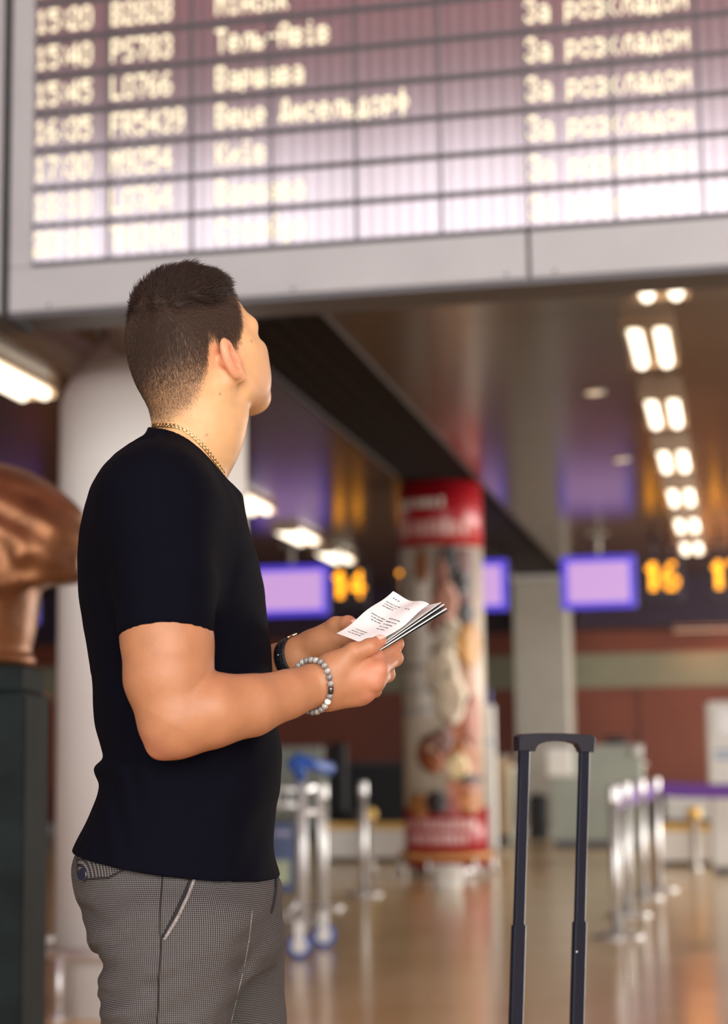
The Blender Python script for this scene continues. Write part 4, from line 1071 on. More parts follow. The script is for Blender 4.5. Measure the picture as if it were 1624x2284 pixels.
# ---- the body
sk = Field()
def head(fl):
    E = lambda c, r, k=.02, op='u': fl.ell(hl(*c), np.array(r)*HS, HA, k, op)
    C = lambda a, b, r1, r2, k=.015, op='u': fl.cone(hl(*a), hl(*b), r1*HS, r2*HS, k, op)
    E((-.004, 0, .058), (.089, .075, .081)); E((-.042, 0, .030), (.052, .065, .066), .03)
    E((.040, 0, .030), (.058, .062, .075), .03)
    E((.046, 0, -.030), (.050, .054, .058), .03)
    C((-.055, 0, .0), (-.045, 0, -.060), .050, .050, .03)
    for s_ in (-1, 1):
        C((.006, s_*.056, -.010), (.022, s_*.047, -.050), .014, .013, .02)
        C((.022, s_*.047, -.050), (.072, s_*.018, -.074), .014, .016, .02)
        C((.050, s_*.052, .000), (.078, s_*.040, -.004), .018, .016, .025)
        C((.086, s_*.012, .040), (.076, s_*.050, .036), .013, .012, .015)
        E((.092, s_*.032, .020), (.014, .017, .012), .014, 's')
        E((.078, s_*.032, .018), (.013, .013, .012), .003)
    E((.077, 0, -.070), (.018, .022, .018), .03)
    for s_ in (-1, 1): E((.056, s_*.040, -.036), (.030, .024, .034), .02)
    C((.098, 0, .028), (.119, 0, -.010), .009, .012, .012)
    C((.110, -.012, -.014), (.110, .012, -.014), .008, .008, .008)
    C((.098, -.018, -.040), (.098, .018, -.040), .007, .007, .008); C((.095, -.016, -.050), (.095, .016, -.050), .008, .008, .008)
    # ear on each side
    for s_ in (-1, 1):
        ang = math.radians(15)*s_
        eF = HF*math.cos(ang*s_)-HR*s_*math.sin(ang*s_); eN = np.cross(HU, eF) if False else HR*s_*math.cos(ang*s_)+HF*math.sin(ang*s_)
        tl = math.radians(5); eU = HU*math.cos(tl)-eF*math.sin(tl); eF2 = eF*math.cos(tl)+HU*math.sin(tl)
        A = np.array([eF2, eN, eU]); c = hl(-.012, s_*.083, .004)
        fl.ell(c, (.0155, .0080, .0285), A, .004)
        fl.ell(c+eN*.0085+eF2*.0045, (.0112, .0105, .0200), A, .002, 's')
        fl.cone(c-eU*.022+eF2*.006, c-eU*.030+eF2*.009-eN*.001, .0075, .0065, .004)
        fl.cone(c+eF2*.012-eN*.004-eU*.010, c-eF2*.004-eN*.008, .007, .008, .006)
        fl.ell(c+eF2*.016-eN*.001-eU*.004, (.005, .004, .006), A, .003)
head(sk)
sk.cone(hl(-.030, 0, -.030), P(445, 960, 0.0), .055, .0540, .02)
sk.cone(P(445, 960, 0.0), P(402, 1090, 0.0), .0540, .055, .02)
sk.cone(P(407, 930, 0.0), P(404, 985, .0), .030, .026, .02)                   # nape
for s_ in (-1, 1): sk.cone(hl(-.02, s_*.055, -.03), P(468, 1070, s_*.022), .013, .011, .02)
sk.cone(P(512, 925, 0.0), P(478, 1010, 0), .022, .022, .02)                   # throat
sk.loft(tz_, tx0, tx1, ty, tb, 2.3, .03, grow=-.030)
arm_skin(sk); HRd = hand_right(sk)
sk.cone(P(362, 1150, .185), P(400, 1400, .20), .056, .050, .03); sk.cone(P(400, 1400, .20), P(430, 1600, .20), .050, .044, .03)
HLd = hand_left(sk)

# ---- shirt
sh = Field()
sh.loft(tz_, tx0, tx1, ty, tb, 2.35, .03)
sh.cone(P(420, 1000, 0), P(414, 1090, 0), .0575, .074, .02)
sh.cone(P(362, 1125, .165), P(400, 1420, .20), .070, .058, .04)
st_ = Field(); st_.p = list(sh.p)
sh.cone(P(352, 1125, dS+.02), P(368, 1300, dS-.006), .070, .0615, .045)
sh.cone(P(368, 1300, dS-.006), P(371, 1450, dS-.012), .0615, .0572, .006)
wrinkle = (lambda X, Y, Z: .0016*np.sin(60*Z+35*X+8*np.sin(22*X))*np.sin(31*X-18*Z+12*Y), (-2, 1.9, .8), (2, 2.8, 2), 0, 'disp')
st_.add(*wrinkle)
# trouser field (silhouettes of hip, near leg, far leg)
tr_ = Field()
HP = [(1850, 195, 590, .142), (1880, 184, 594, .146), (1895, 178, 598, .149), (1905, 172, 602, .152), (1925, 168, 606, .155), (1945, 169, 610, .158), (1960, 172, 618, .161), (1972, 174, 626, .163), (2000, 180, 631, .168), (2040, 195, 632, .173), (2065, 212, 632, .172), (2110, 217, 630, .165), (2150, 240, 610, .15)]
tr_.loft([P(400, y)[2] for y, *_ in HP], [P(a, y)[0] for y, a, b, w_ in HP], [P(b, y)[0] for y, a, b, w_ in HP], [YM]*len(HP), [w_ for *_, w_ in HP], 2.4, .02)
NL = [(1960, 300, 480, .05), (2000, 250, 560, .080), (2030, 216, 588, .088), (2065, 214, 590, .093), (2110, 217, 572, .096), (2150, 225, 552, .096), (2180, 219, 543, .095), (2210, 222, 535, .094), (2232, 231, 528, .093), (2252, 220, 522, .092), (2290, 223, 512, .090), (2400, 240, 500, .085), (2700, 270, 480, .072), (3000, 285, 470, .068), (3500, 300, 470, .060)]
dN, dF = -.098, .092
tr_.loft([P(390, y, dN)[2] for y, *_ in NL], [P(a, y, dN)[0] for y, a, b, w_ in NL], [P(b, y, dN)[0] for y, a, b, w_ in NL], [YM+dN]*len(NL), [w_ for *_, w_ in NL], 2.2, .018)
FL = [(1960, 400, 560, .05), (2000, 360, 610, .075), (2030, 335, 626, .085), (2065, 345, 631, .090), (2150, 365, 636, .092), (2290, 378, 638, .088), (2400, 392, 632, .084), (2700, 420, 610, .070), (3000, 432, 600, .066), (3500, 440, 600, .060)]
tr_.loft([P(500, y, dF)[2] for y, *_ in FL], [P(a, y, dF)[0] for y, a, b, w_ in FL], [P(b, y, dF)[0] for y, a, b, w_ in FL], [YM+dF]*len(FL), [w_ for *_, w_ in FL], 2.2, .018)
zk = P(400, 2160)[2]
xm = P(400, 2100, dN)[0]
tr_.add(lambda X, Y, Z: -.0045*np.sin((Z-zk)*92+(X-xm)*26)*np.exp(-((Z-zk+.01)/.075)**2)*np.clip((xm+.03-X)/.12, 0, 1), (-1, 1.9, .5), (1, 2.8, 1.1), 0, 'disp')
tr_.add(lambda X, Y, Z: -.0018*np.sin((Z-zk)*60-(X-xm)*48)*np.exp(-((Z-zk)/.14)**2), (-1, 1.9, .4), (1, 2.8, 1.1), 0, 'disp')

def groove(p0, p1, w_, dep, d=dN):
    a0, a1 = P(p0[0], p0[1], d), P(p1[0], p1[1], d); ab = np.array([a1[0]-a0[0], a1[2]-a0[2]]); L2 = ab@ab
    def fn(X, Y, Z):
        x = X-a0[0]; z = Z-a0[2]; t = np.clip((x*ab[0]+z*ab[1])/L2, 0, 1); dx = x-t*ab[0]; dz = z-t*ab[1]; r2 = dx*dx+dz*dz
        side = np.clip((YM+.02-Y)/.04, 0, 1) if d < 0 else np.ones_like(Y)
        return 1.7*dep*(np.exp(-r2/w_**2)-.35*np.exp(-r2/(2.6*w_)**2))*(1-.75*t)*side
    m = 3.2*w_; tr_.add(fn, (min(a0[0], a1[0])-m, YM-.3, min(a0[2], a1[2])-m), (max(a0[0], a1[0])+m, YM+.3, max(a0[2], a1[2])+m), 0, 'disp')
for g_ in (((212, 2122), (318, 2066), .009, .0075), ((216, 2150), (345, 2118), .010, .006), ((220, 2236), (352, 2180), .010, .0085), ((216, 2200), (300, 2215), .008, .005), ((222, 2268), (350, 2262), .010, .007),
           ((186, 2030), (260, 2052), .009, .006), ((365, 2180), (470, 2128), .010, .0045), ((360, 2262), (480, 2205), .012, .0045), ((372, 2110), (480, 2080), .009, .003), ((180, 1985), (240, 1975), .007, .003)): groove(*g_)
for g_ in (((560, 2120), (628, 2030), .010, .006, dF), ((548, 2200), (634, 2150), .010, .004, dF), ((570, 2060), (634, 2000), .008, .004, dF)): groove(*g_)
# ---------------------------------------------------------------- materials of the man
def skin_material():
    m = bpy.data.materials.new('skin'); m.use_nodes = True; nt = m.node_tree; b = nt.nodes['Principled BSDF']
    a = nt.nodes.new('ShaderNodeAttribute'); a.attribute_name = 'tint'
    tc = nt.nodes.new('ShaderNodeTexCoord')
    n = nt.nodes.new('ShaderNodeTexNoise'); n.inputs['Scale'].default_value = 45; n.inputs['Detail'].default_value = 6
    nt.links.new(tc.outputs['Object'], n.inputs['Vector'])
    mr = nt.nodes.new('ShaderNodeMapRange'); mr.inputs['From Min'].default_value = 0.3; mr.inputs['From Max'].default_value = 0.7; mr.inputs['To Min'].default_value = 0.93; mr.inputs['To Max'].default_value = 1.06
    nt.links.new(n.outputs['Fac'], mr.inputs['Value'])
    mx = nt.nodes.new('ShaderNodeMix'); mx.data_type = 'RGBA'; mx.blend_type = 'MULTIPLY'; mx.inputs[0].default_value = 1.0
    nt.links.new(a.outputs['Color'], mx.inputs[6]); nt.links.new(mr.outputs['Result'], mx.inputs[7]); nt.links.new(mx.outputs[2], b.inputs['Base Color'])
    n2 = nt.nodes.new('ShaderNodeTexNoise'); n2.inputs['Scale'].default_value = 420; n2.inputs['Detail'].default_value = 3
    nt.links.new(tc.outputs['Object'], n2.inputs['Vector'])
    bp_ = nt.nodes.new('ShaderNodeBump'); bp_.inputs['Strength'].default_value = 0.12; bp_.inputs['Distance'].default_value = 0.002
    nt.links.new(n2.outputs['Fac'], bp_.inputs['Height']); nt.links.new(bp_.outputs['Normal'], b.inputs['Normal'])
    b.inputs['Roughness'].default_value = 0.48; b.inputs['Specular IOR Level'].default_value = 0.4
    b.inputs['Subsurface Weight'].default_value = 0.12; b.inputs['Subsurface Radius'].default_value = (1.0, 0.35, 0.2); b.inputs['Subsurface Scale'].default_value = 0.006
    return m
M['skin'] = skin_material()
M['shirt'] = mat('black_navy_jersey', (0.0016, 0.0018, 0.0052), 0.9, spec=0.08, bump=0.2, bscale=900)
M['hair'] = mat("dark_brown_hair", (0.032, 0.018, 0.013), 0.6, spec=0.25)
def weave_material():
    m = bpy.data.materials.new('birdseye_weave'); m.use_nodes = True; nt = m.node_tree; b = nt.nodes['Principled BSDF']
    a = nt.nodes.new('ShaderNodeAttribute'); a.attribute_name = 'weave'
    sx = nt.nodes.new('ShaderNodeSeparateXYZ'); nt.links.new(a.outputs['Vector'], sx.inputs[0])
    def mth(op, x, y=None):
        q = nt.nodes.new('ShaderNodeMath'); q.operation = op
        for i, v_ in enumerate((x, y)):
            if v_ is None: continue
            if isinstance(v_, (int, float)): q.inputs[i].default_value = v_
            else: nt.links.new(v_, q.inputs[i])
        return q.outputs[0]
    k = 2*math.pi/0.0044
    s1 = mth('SINE', mth('MULTIPLY', mth('ADD', sx.outputs[0], sx.outputs[1]), k)); s2 = mth('SINE', mth('MULTIPLY', mth('SUBTRACT', sx.outputs[0], sx.outputs[1]), k))
    pr_ = mth('MULTIPLY', s1, s2)
    r = nt.nodes.new('ShaderNodeValToRGB'); e = r.color_ramp.elements
    e[0].position = 0.42; e[0].color = (0.010, 0.009, 0.010, 1); e[1].position = 0.66; e[1].color = (0.165, 0.153, 0.147, 1)
    nt.links.new(mth('ADD', mth('MULTIPLY', pr_, 0.5), 0.5), r.inputs['Fac']); nt.links.new(r.outputs['Color'], b.inputs['Base Color'])
    b.inputs['Roughness'].default_value = 0.9; b.inputs['Specular IOR Level'].default_value = 0.15
    bp_ = nt.nodes.new('ShaderNodeBump'); bp_.inputs['Strength'].default_value = 0.25; bp_.inputs['Distance'].default_value = 0.0006
    nt.links.new(pr_, bp_.inputs['Height']); nt.links.new(bp_.outputs['Normal'], b.inputs['Normal'])
    return m
M['weave'] = weave_material()
M['seam'] = mat('dark_thread_and_shade', (0.012, 0.011, 0.012), 0.9)
M['gold'] = mat('gold_chain', (0.82, 0.62, 0.34), 0.25, 1.0)

man = thing('person', 'man in black t-shirt and grey trousers looking up at the board, holding papers', 'person', (P(400, 1900)[0], YM, 0))
ML = np.array(man.location)
# ---- skin mesh
lo = P(175, 2000); hi = P(915, 560)
V, F = sk.mesh((P(195, 1700)[0]-.01, 2.02, P(400, 1960)[2]), (P(915, 1400, -.1)[0]+.02, 2.66, P(430, 560)[2]+.01), 0.0021)
V = relax(V, F, 1, 0.4)
rel = (V-OH)@HA.T/HS; fl_, rl_, ul_ = rel[:, 0], rel[:, 1], rel[:, 2]
isH = (V[:, 2] > P(440, 1100)[2])
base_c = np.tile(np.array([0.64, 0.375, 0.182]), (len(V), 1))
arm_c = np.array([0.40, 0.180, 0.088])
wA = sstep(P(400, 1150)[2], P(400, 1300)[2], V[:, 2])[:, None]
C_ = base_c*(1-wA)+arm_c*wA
def redden(c, r, amt, col=(0.60, 0.22, 0.15)):
    global C_
    w_ = (amt*np.exp(-((V-np.array(c))**2).sum(1)/(r*r)))[:, None]; C_ = C_*(1-w_)+np.array(col)*w_
redden(hl(-.012, .088, .004), .030, .75, (0.70, 0.24, 0.16))
redden(P(355, 1665, dE), .03, .5); redden(P(846, 1500, -.125), .03, .40); redden(P(832, 1548, -.11), .02, .5); redden(P(795, 1400, 0), .022, .4); redden(P(852, 1430, -.12), .015, .5); redden(P(884, 1440, -.08), .02, .4)
redden(hl(.060, .050, -.045), .028, .35, (0.55, 0.30, 0.22))
# hair mask in head coordinates
def hairmask(f, r, u):
    psi = np.degrees(np.arctan2(np.abs(r), f+.010))
    bnd = np.interp(psi, [0, 25, 40, 48, 56, 66, 76, 84, 90, 98, 106, 118, 132, 150, 180], [.094, .092, .080, .060, .036, .014, .000, -.006, .002, .038, .040, .000, -.026, -.050, -.058])
    return bnd, psi
bnd, psi = hairmask(fl_, rl_, ul_)
hm = sstep(-.008, .020, ul_-bnd)*(isH)*(np.linalg.norm(rel, axis=1) < .17)
ear_d = np.minimum(*[np.linalg.norm((V-hl(-.014, s_*.088, .002)), axis=1) for s_ in (-1, 1)])
hm = hm*(sstep(.026, .036, ear_d))
lenf = sstep(.030, .085, ul_)
lf = sstep(.035, .085, ul_)[:, None]; scalp = np.array([0.155, 0.090, 0.062])*(1-lf)+np.array([.035, .020, .015])*lf
wS = (hm*(0.62+0.36*sstep(-.03, .05, ul_)))[:, None]; C_ = C_*(1-wS)+scalp*wS
# stubble along the jaw
bz = np.exp(-((fl_-.05)/.028)**2-((ul_+.052)/.022)**2)*(np.abs(rl_) > .02)*0.22
C_ = C_*(1-bz[:, None])+np.array([.40, .22, .18])*bz[:, None]
# a few moles
for (px, py) in ((491, 879), (561, 761), (376, 937), (461, 970)):
    q = sk.hit(px, py)
    if q is not None: redden(q, .0017, .7, (0.10, 0.04, 0.03))
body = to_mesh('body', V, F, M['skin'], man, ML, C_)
HV, HFc, HM = V, F, hm

# ---- nails
def nail(tt, ti, up, w_, l_):
    ax_ = (tt-ti)/np.linalg.norm(tt-ti); up = up-ax_*(up@ax_); up /= np.linalg.norm(up); sd = np.cross(ax_, up); qs = []
    for i in range(5):
        for j in range(5):
            a = (i/4-.5)*2; b_ = (j/4-.5)*2
            qs.append(tt+ax_*(b_*l_+.0005)+sd*a*w_*(1-.25*max(b_, 0)**2)+up*.02)
    vs = [tuple(v_-ML) for v_ in sk.march(np.array(qs), np.tile(-up, (25, 1)), .0005, .03, True)]
    MB().add(vs, [(i*5+j, i*5+j+1, i*5+j+6, i*5+j+5) for i in range(4) for j in range(4)], True).build('thumbnail', M['nail'], man)
M['nail'] = mat('nail', (0.78, 0.50, 0.40), 0.25, spec=0.6)
nail(HRd['tt'], HRd['ti'], np.array([-.1, -.55, .8]), .0060, .0062)
nail(HLd['tt'], HLd['ti'], np.array([.1, -.45, .85]), .0062, .0064)

# ---- shirt mesh: a thin shell cut at hem, collar and cuffs
hem = np.array([P(160, 1894), P(622, 1958)]); hs = (hem[1][2]-hem[0][2])/(hem[1][0]-hem[0][0])
cA0, cA1 = P(345, 958, -.03), P(512, 1076, -.03)
cs_ = (cA1[2]-cA0[2])/(cA1[0]-cA0[0])
cufn = P(371, 1440, dS-.011)-P(368, 1300, dS-.006); cufn /= np.linalg.norm(cufn); cufR = P(371, 1408, dS-.012)
cufL = P(398, 1410, .20)
def shirt_post(D, ax):
    X, Y, Z = ax[0][:, None, None], ax[1][None, :, None], ax[2][None, None, :]
    D2, _ = st_.grid(SLO, SHI, SH_)
    cut = (X-cufR[0])*cufn[0]+(Y-cufR[1])*cufn[1]+(Z-cufR[2])*cufn[2]
    rad = np.sqrt((X-cufR[0])**2+(Y-cufR[1])**2)
    low = cut-.9*(np.abs((X-cufR[0])/.056)**2)*.008+.002
    D = np.maximum(D, -(D+.0060)); D2 = np.maximum(D2, -(D2+.0060))
    D = np.minimum(np.maximum(D, low), D2)
    hemz = hem[0][2]+hs*(X-hem[0][0])-.006*np.sin(np.clip((X-hem[0][0])/(hem[1][0]-hem[0][0]), 0, 1)*math.pi)
    D = np.maximum(D, hemz-Z)
    col_ = cA0[2]+cs_*(X-cA0[0])+.010*np.sin(np.clip((X-cA0[0])/(cA1[0]-cA0[0]), 0, 1)*math.pi)
    D = np.maximum(D, Z-col_)
    D = np.where((Y > YM+.150) & (Z < cufL[2]) & (Z > cufL[2]-.1), np.maximum(D, cufL[2]-Z), D)
    return D.astype(f32)
SLO, SHI, SH_ = np.array((P(160, 1700)[0]-.02, 2.03, P(400, 1985)[2])), np.array((P(640, 1700)[0]+.02, 2.66, P(400, 930)[2])), 0.0022
V, F = sh.mesh(SLO, SHI, SH_, shirt_post)
V = relax(V, F, 5, 0.5)
to_mesh('t_shirt', V, F, M['shirt'], man, ML)
# ---- trousers
zsole = .03
def tr_post(D, ax):
    Z = ax[2][None, None, :]
    return np.maximum(D, Z-P(400, 1876)[2]).astype(f32)
V, F = tr_.mesh((P(150, 1950)[0]-.03, 2.04, .05), (P(650, 2100, .1)[0]+.03, 2.62, P(400, 1860)[2]), 0.0042, tr_post)
V = relax(V, F, 2, 0.5)
xc = P(390, 2150, dN)[0]; ycn = YM+dN
zc0 = P(400, 2140)[2]; hz = sstep(zc0-.10, zc0+.10, V[:, 2])
a_ = .085+.045*hz; b_ = .090+.075*hz; yc_ = (YM+dN)*(1-hz)+YM*hz; xc_ = P(375, 2200, dN)[0]*(1-hz)+P(395, 2000)[0]*hz
un = a_*np.arctan2((V[:, 0]-xc_)/a_, -(V[:, 1]-yc_)/b_)
yf_ = (YM+dF)*(1-hz)+YM*hz; xf_ = P(505, 2200, dF)[0]*(1-hz)+P(395, 2000)[0]*hz
uf = a_*np.arctan2((V[:, 0]-xf_)/a_, -(V[:, 1]-yf_)/b_)
wv = np.stack([np.where((V[:, 1] < YM-.005) | (V[:, 2] > zc0+.10), un, uf), V[:, 2], np.zeros(len(V))], 1)
to_mesh('trousers', V, F, M['weave'], man, ML, extra={'weave': wv})
# ---------------------------------------------------------------- trouser details, traced on the cloth
def surf_path(fl, pts, lift=0.0, sub=4, **kw):
    out = []
    for i in range(len(pts)-1):
        for k in range(sub + (1 if i == len(pts)-2 else 0)):
            t = k/sub; x = pts[i][0]*(1-t)+pts[i+1][0]*t; y = pts[i][1]*(1-t)+pts[i+1][1]*t
            q = fl.hit(x, y, **kw)
            if q is not None: out.append(q)
    out = np.array(out); return list(out+fl.grad(out)*lift)
def seam(name, pts, r, m, lift=0.0, sub=4):
    q = surf_path(tr_, pts, lift, sub)
    return MB().tube([tuple(p_-ML) for p_ in q], r, 6).build(name, m, man)
seam('side_seam', [(363, 1950), (358, 2030), (357, 2080), (359, 2110), (354, 2180), (351, 2282)], .0011, M['seam'], .0002, 8)
seam('pocket_slit_shade', [(430, 1950), (412, 1995), (388, 2045), (364, 2092)], .0022, M['seam'], .0006, 6)  # dark tube stands in for the shade inside the pocket slit
M['piping'] = mat('light_weave_edge', (0.22, 0.205, 0.195), 0.9, noise=0.8, nscale=900)
seam('pocket_edge', [(437, 1950), (420, 1998), (396, 2048), (367, 2096)], .0024, M['piping'], .0010, 6)
zp = surf_path(tr_, [(615, 1962), (614, 1985), (610, 2010), (604, 2034)], .0012, 9)
mb = MB()
for q in zp: mb.ball(tuple(q-ML), .0019, 6, 4)
mb.tube([tuple(p_-ML) for p_ in zp], .0011, 5).build('fly_seam', M['seam'], man)
seam('front_crease', [(563, 2032), (556, 2095), (544, 2160), (530, 2220), (515, 2282)], .0006, M['piping'], 0, 6)
# back pocket flap with its button
nu, nv = 12, 6; top_ = [(176, 1909), (205, 1915), (245, 1926), (277, 1936)]; bot_ = [(178, 1950), (200, 1960), (245, 1958), (276, 1941)]
def lerpP(L, t):
    t *= len(L)-1; i = min(int(t), len(L)-2); q = t-i; return (L[i][0]*(1-q)+L[i+1][0]*q, L[i][1]*(1-q)+L[i+1][1]*q)
ou, inn, wv_ = [], [], []
for i in range(nu+1):
    a, b = lerpP(top_, i/nu), lerpP(bot_, i/nu)
    for j in range(nv+1):
        x, y = a[0]*(1-j/nv)+b[0]*j/nv, a[1]*(1-j/nv)+b[1]*j/nv
        q = tr_.hit(x, y)
        if q is None: q = P(x+4, y, -.02)
        g = tr_.grad(q[None])[0]; ou.append(q+g*.0032); inn.append(q-g*.001)
fo = [[i*(nv+1)+j, i*(nv+1)+j+1, (i+1)*(nv+1)+j+1, (i+1)*(nv+1)+j] for i in range(nu) for j in range(nv)]
N0 = len(ou); fi = [[N0+k for k in reversed(q)] for q in fo]
bd = [i*(nv+1) for i in range(nu)]+[nu*(nv+1)+j for j in range(nv)]+[i*(nv+1)+nv for i in range(nu, 0, -1)]+[j for j in range(nv, 0, -1)]
fs_ = [[bd[k], bd[(k+1) % len(bd)], N0+bd[(k+1) % len(bd)], N0+bd[k]] for k in range(len(bd))]
Vf = np.array(ou+inn); Ff = np.array(fo+fi+fs_)
flap = to_mesh('pocket_flap', Vf, Ff, M['weave'], man, ML, extra={'weave': np.stack([Vf[:, 0]*.9+Vf[:, 1]*.6, Vf[:, 2], Vf[:, 0]*0], 1)})
MB().tube([tuple(Vf[k]-ML) for k in bd[nu:]][::1], .0011, 5).build('flap_stitching', M['seam'], flap)
q = tr_.hit(190, 1951)
if q is not None:
    g = tr_.grad(q[None])[0]; g = g*.6+np.array([-.2, -.8, 0])*.4; g /= np.linalg.norm(g)
    M['button'] = mat('navy_button', (0.012, 0.014, 0.028), 0.3)
    b_ = MB().tube([tuple(q+g*.002-ML), tuple(q+g*.0045-ML), tuple(q+g*.0065-ML)], [.0078, .0085, .0070], 16).build('button', M['button'], flap)
# ---- shoes
M['shoe'] = mat('dark_leather', (0.025, 0.018, 0.014), 0.35)
for (px, d, nm) in ((385, dN, 'r'), (520, dF, 'l')):
    c = P(px, 2290, d); cx0 = c[0]-.005; cy0 = YM+d; s_ = Field()
    s_.cone((cx0-.03, cy0, .055), (cx0+.06, cy0, .048), .042, .040, .03); s_.cone((cx0+.06, cy0, .042), (cx0+.165, cy0+.01, .036), .038, .030, .03)
    s_.cone((cx0, cy0, .08), (cx0, cy0, .115), .044, .046, .02)
    s_.add(lambda X, Y, Z: .012-Z, (-9, -9, -9), (9, 9, 9), 0, 'i')
    V, F = s_.mesh((cx0-.09, cy0-.06, 0), (cx0+.21, cy0+.07, .17), .005); so = to_mesh('shoe', relax(V, F, 2), F, M['shoe'], man, ML)
    so_ = MB(); ring_ = []
    for (z, gr_) in ((0.0, 0), (.014, .002)):
        ring_.append([(cx0+.065-ML[0]+(.142+gr_)*math.cos(a)*(1 if True else 1), cy0+.004-ML[1]+(.043+gr_+.004*math.cos(a))*math.sin(a), z) for a in [2*math.pi*i/28 for i in range(28)]])
    so_.rings(ring_).build('sole', M['black'], so)

# ---------------------------------------------------------------- hair
rng = np.random.default_rng(5)
hc = Field()
hcA = HA
def hair_vol(X, Y, Z):
    x, y, z = X-OH[0], Y-OH[1], Z-OH[2]
    f = (x*HF[0]+y*HF[1]+z*HF[2])/HS; r = (x*HR[0]+y*HR[1]+z*HR[2])/HS; u = (x*HU[0]+y*HU[1]+z*HU[2])/HS
    k0 = np.sqrt(((f+.004)/.089)**2+(r/.075)**2+((u-.058)/.081)**2)
    k1 = np.sqrt(((f+.004)/.089**2)**2+(r/.075**2)**2+((u-.058)/.081**2)**2)+1e-9
    d = k0*(k0-1)/k1
    bk_ = sstep(-.02, -.075, f); t = -.010+(.0225-.009*bk_)*sstep(.058-.01*bk_, .118, u)
    t = t+.0018*np.sin(95*f+40*r+3*np.sin(60*u))*np.sin(80*r+22*u)+.0012*np.sin(210*r+60*f)
    d = d-t
    # hairline at the forehead
    line = f-(.080-.38*np.abs(r)+.10*(u-.10))
    return np.maximum(d, line)*HS
hc.add(hair_vol, OH-.14, OH+.16, .001)
V, F = hc.mesh(OH-.15, OH+.17, .0022)
V = relax(V, F, 2)
hair = to_mesh('hair', V, F, M['hair'], man, ML)
HCV, HCF = V, F
def strands(Vs, Fs, wgt, n, name, m, lenfn, dirfn, rad, parent):
    A, B, C, D = (Vs[Fs[:, i]] for i in range(4))
    nr = np.cross(C-A, D-B); ar_ = np.linalg.norm(nr, axis=1); nr = nr/(ar_[:, None]+1e-12)
    w_ = ar_*wgt[Fs].mean(1); w_ = w_/w_.sum()
    i = rng.choice(len(Fs), n, p=w_); a, b = rng.random((2, n, 1))
    root = (A[i]*(1-a)+B[i]*a)*(1-b)+(D[i]*(1-a)+C[i]*a)*b; N = nr[i]
    R = (root-OH)@HA.T/HS
    L = lenfn(R)[:, None]*(0.75+0.5*rng.random((n, 1)))
    T = dirfn(R, N)+rng.normal(0, .16, (n, 3)); T = T-N*(T*N).sum(1, keepdims=True)*.0
    T /= np.linalg.norm(T, axis=1, keepdims=True)
    mid = root+L*(.5*T+.10*N); tip = root+L*(1.0*T-.05*N)
    s1 = np.cross(T, N); s1 /= np.linalg.norm(s1, axis=1, keepdims=True)+1e-9
    root = root-N*.0008
    r0 = rad*(0.8+.4*rng.random((n, 1)))
    vs = np.stack([root+s1*r0, root-s1*r0*.5+N*r0*.87, root-s1*r0*.5-N*r0*.87, mid+s1*r0*.8, mid-s1*r0*.4+N*r0*.7, mid-s1*r0*.4-N*r0*.7, tip], 1).reshape(-1, 3)
    o = (np.arange(n)*7)[:, None]
    q = np.concatenate([o+np.array([t]) for t in ([0, 1, 4], [0, 4, 3], [1, 2, 5], [1, 5, 4], [2, 0, 3], [2, 3, 5], [3, 4, 6], [4, 5, 6], [5, 3, 6])])
    ob = to_mesh(name, vs, q, m, parent, ML); ob['kind'] = 'stuff'; return ob
def comb_dir(R, N):
    f, r, u = R[:, 0:1], R[:, 1:2], R[:, 2:3]
    topw = sstep(.060, .105, u)*sstep(-.088, -.050, f)
    fwd = HF*1.0; down = -HU*1.0-HF*.25
    side = HR*np.sign(r)*.25
    crown = sstep(-.045, -.085, f)*sstep(.03, .07, u)
    T = topw*(fwd+side)+(1-topw)*down; T = T-N*(T*N).sum(1, keepdims=True); T /= np.linalg.norm(T, axis=1, keepdims=True)+1e-6
    return T+N*(.22+.30*topw)
M['hair2'] = mat("brown_short_hair", (0.085, 0.052, 0.038), 0.6, spec=0.25)
Rv = (HCV-OH)@HA.T/HS; wt = sstep(.03, .075, Rv[:, 2])
strands(HCV, HCF, wt, 14000, 'long_hair_strands', M['hair'], lambda R: (.004+.014*sstep(.055, .11, R[:, 2]))*(1-.45*sstep(-.03, -.08, R[:, 0])), comb_dir, .00028, hair)
wt2 = HM*(.20+.80*sstep(-.06, .05, (HV-OH)@HU/HS))
strands(HV, HFc, wt2, 70000, 'short_hair_strands', M['hair2'], lambda R: .0030+.0065*sstep(-.02, .08, R[:, 2]), comb_dir, .00014, hair)
# eyebrow and lashes of the near side
for (a, b, n_, L_, nm) in (((.089, .018, .043), (.082, .050, .040), 60, .007, 'eyebrow'), ((.090, .022, .022), (.086, .044, .020), 24, .007, 'eyelashes')):
    mb = MB()
    for k in range(n_):
        t = k/(n_-1); q = hl(*(np.array(a)*(1-t)+np.array(b)*t)); g = sk.grad(q[None])[0]; q = q-g*sk.ev(q[None])[0]
        q = q+rng.normal(0, .0015, 3); e = q+g*L_*.5+HR*L_*.5+HF*.1*L_+HU*.002
        mb.tube([tuple(q-ML), tuple(e-ML)], [.0004, .0001], 4)
    o = mb.build(nm, M['hair'], hair if nm == 'eyebrow' else hair); o['kind'] = 'stuff'

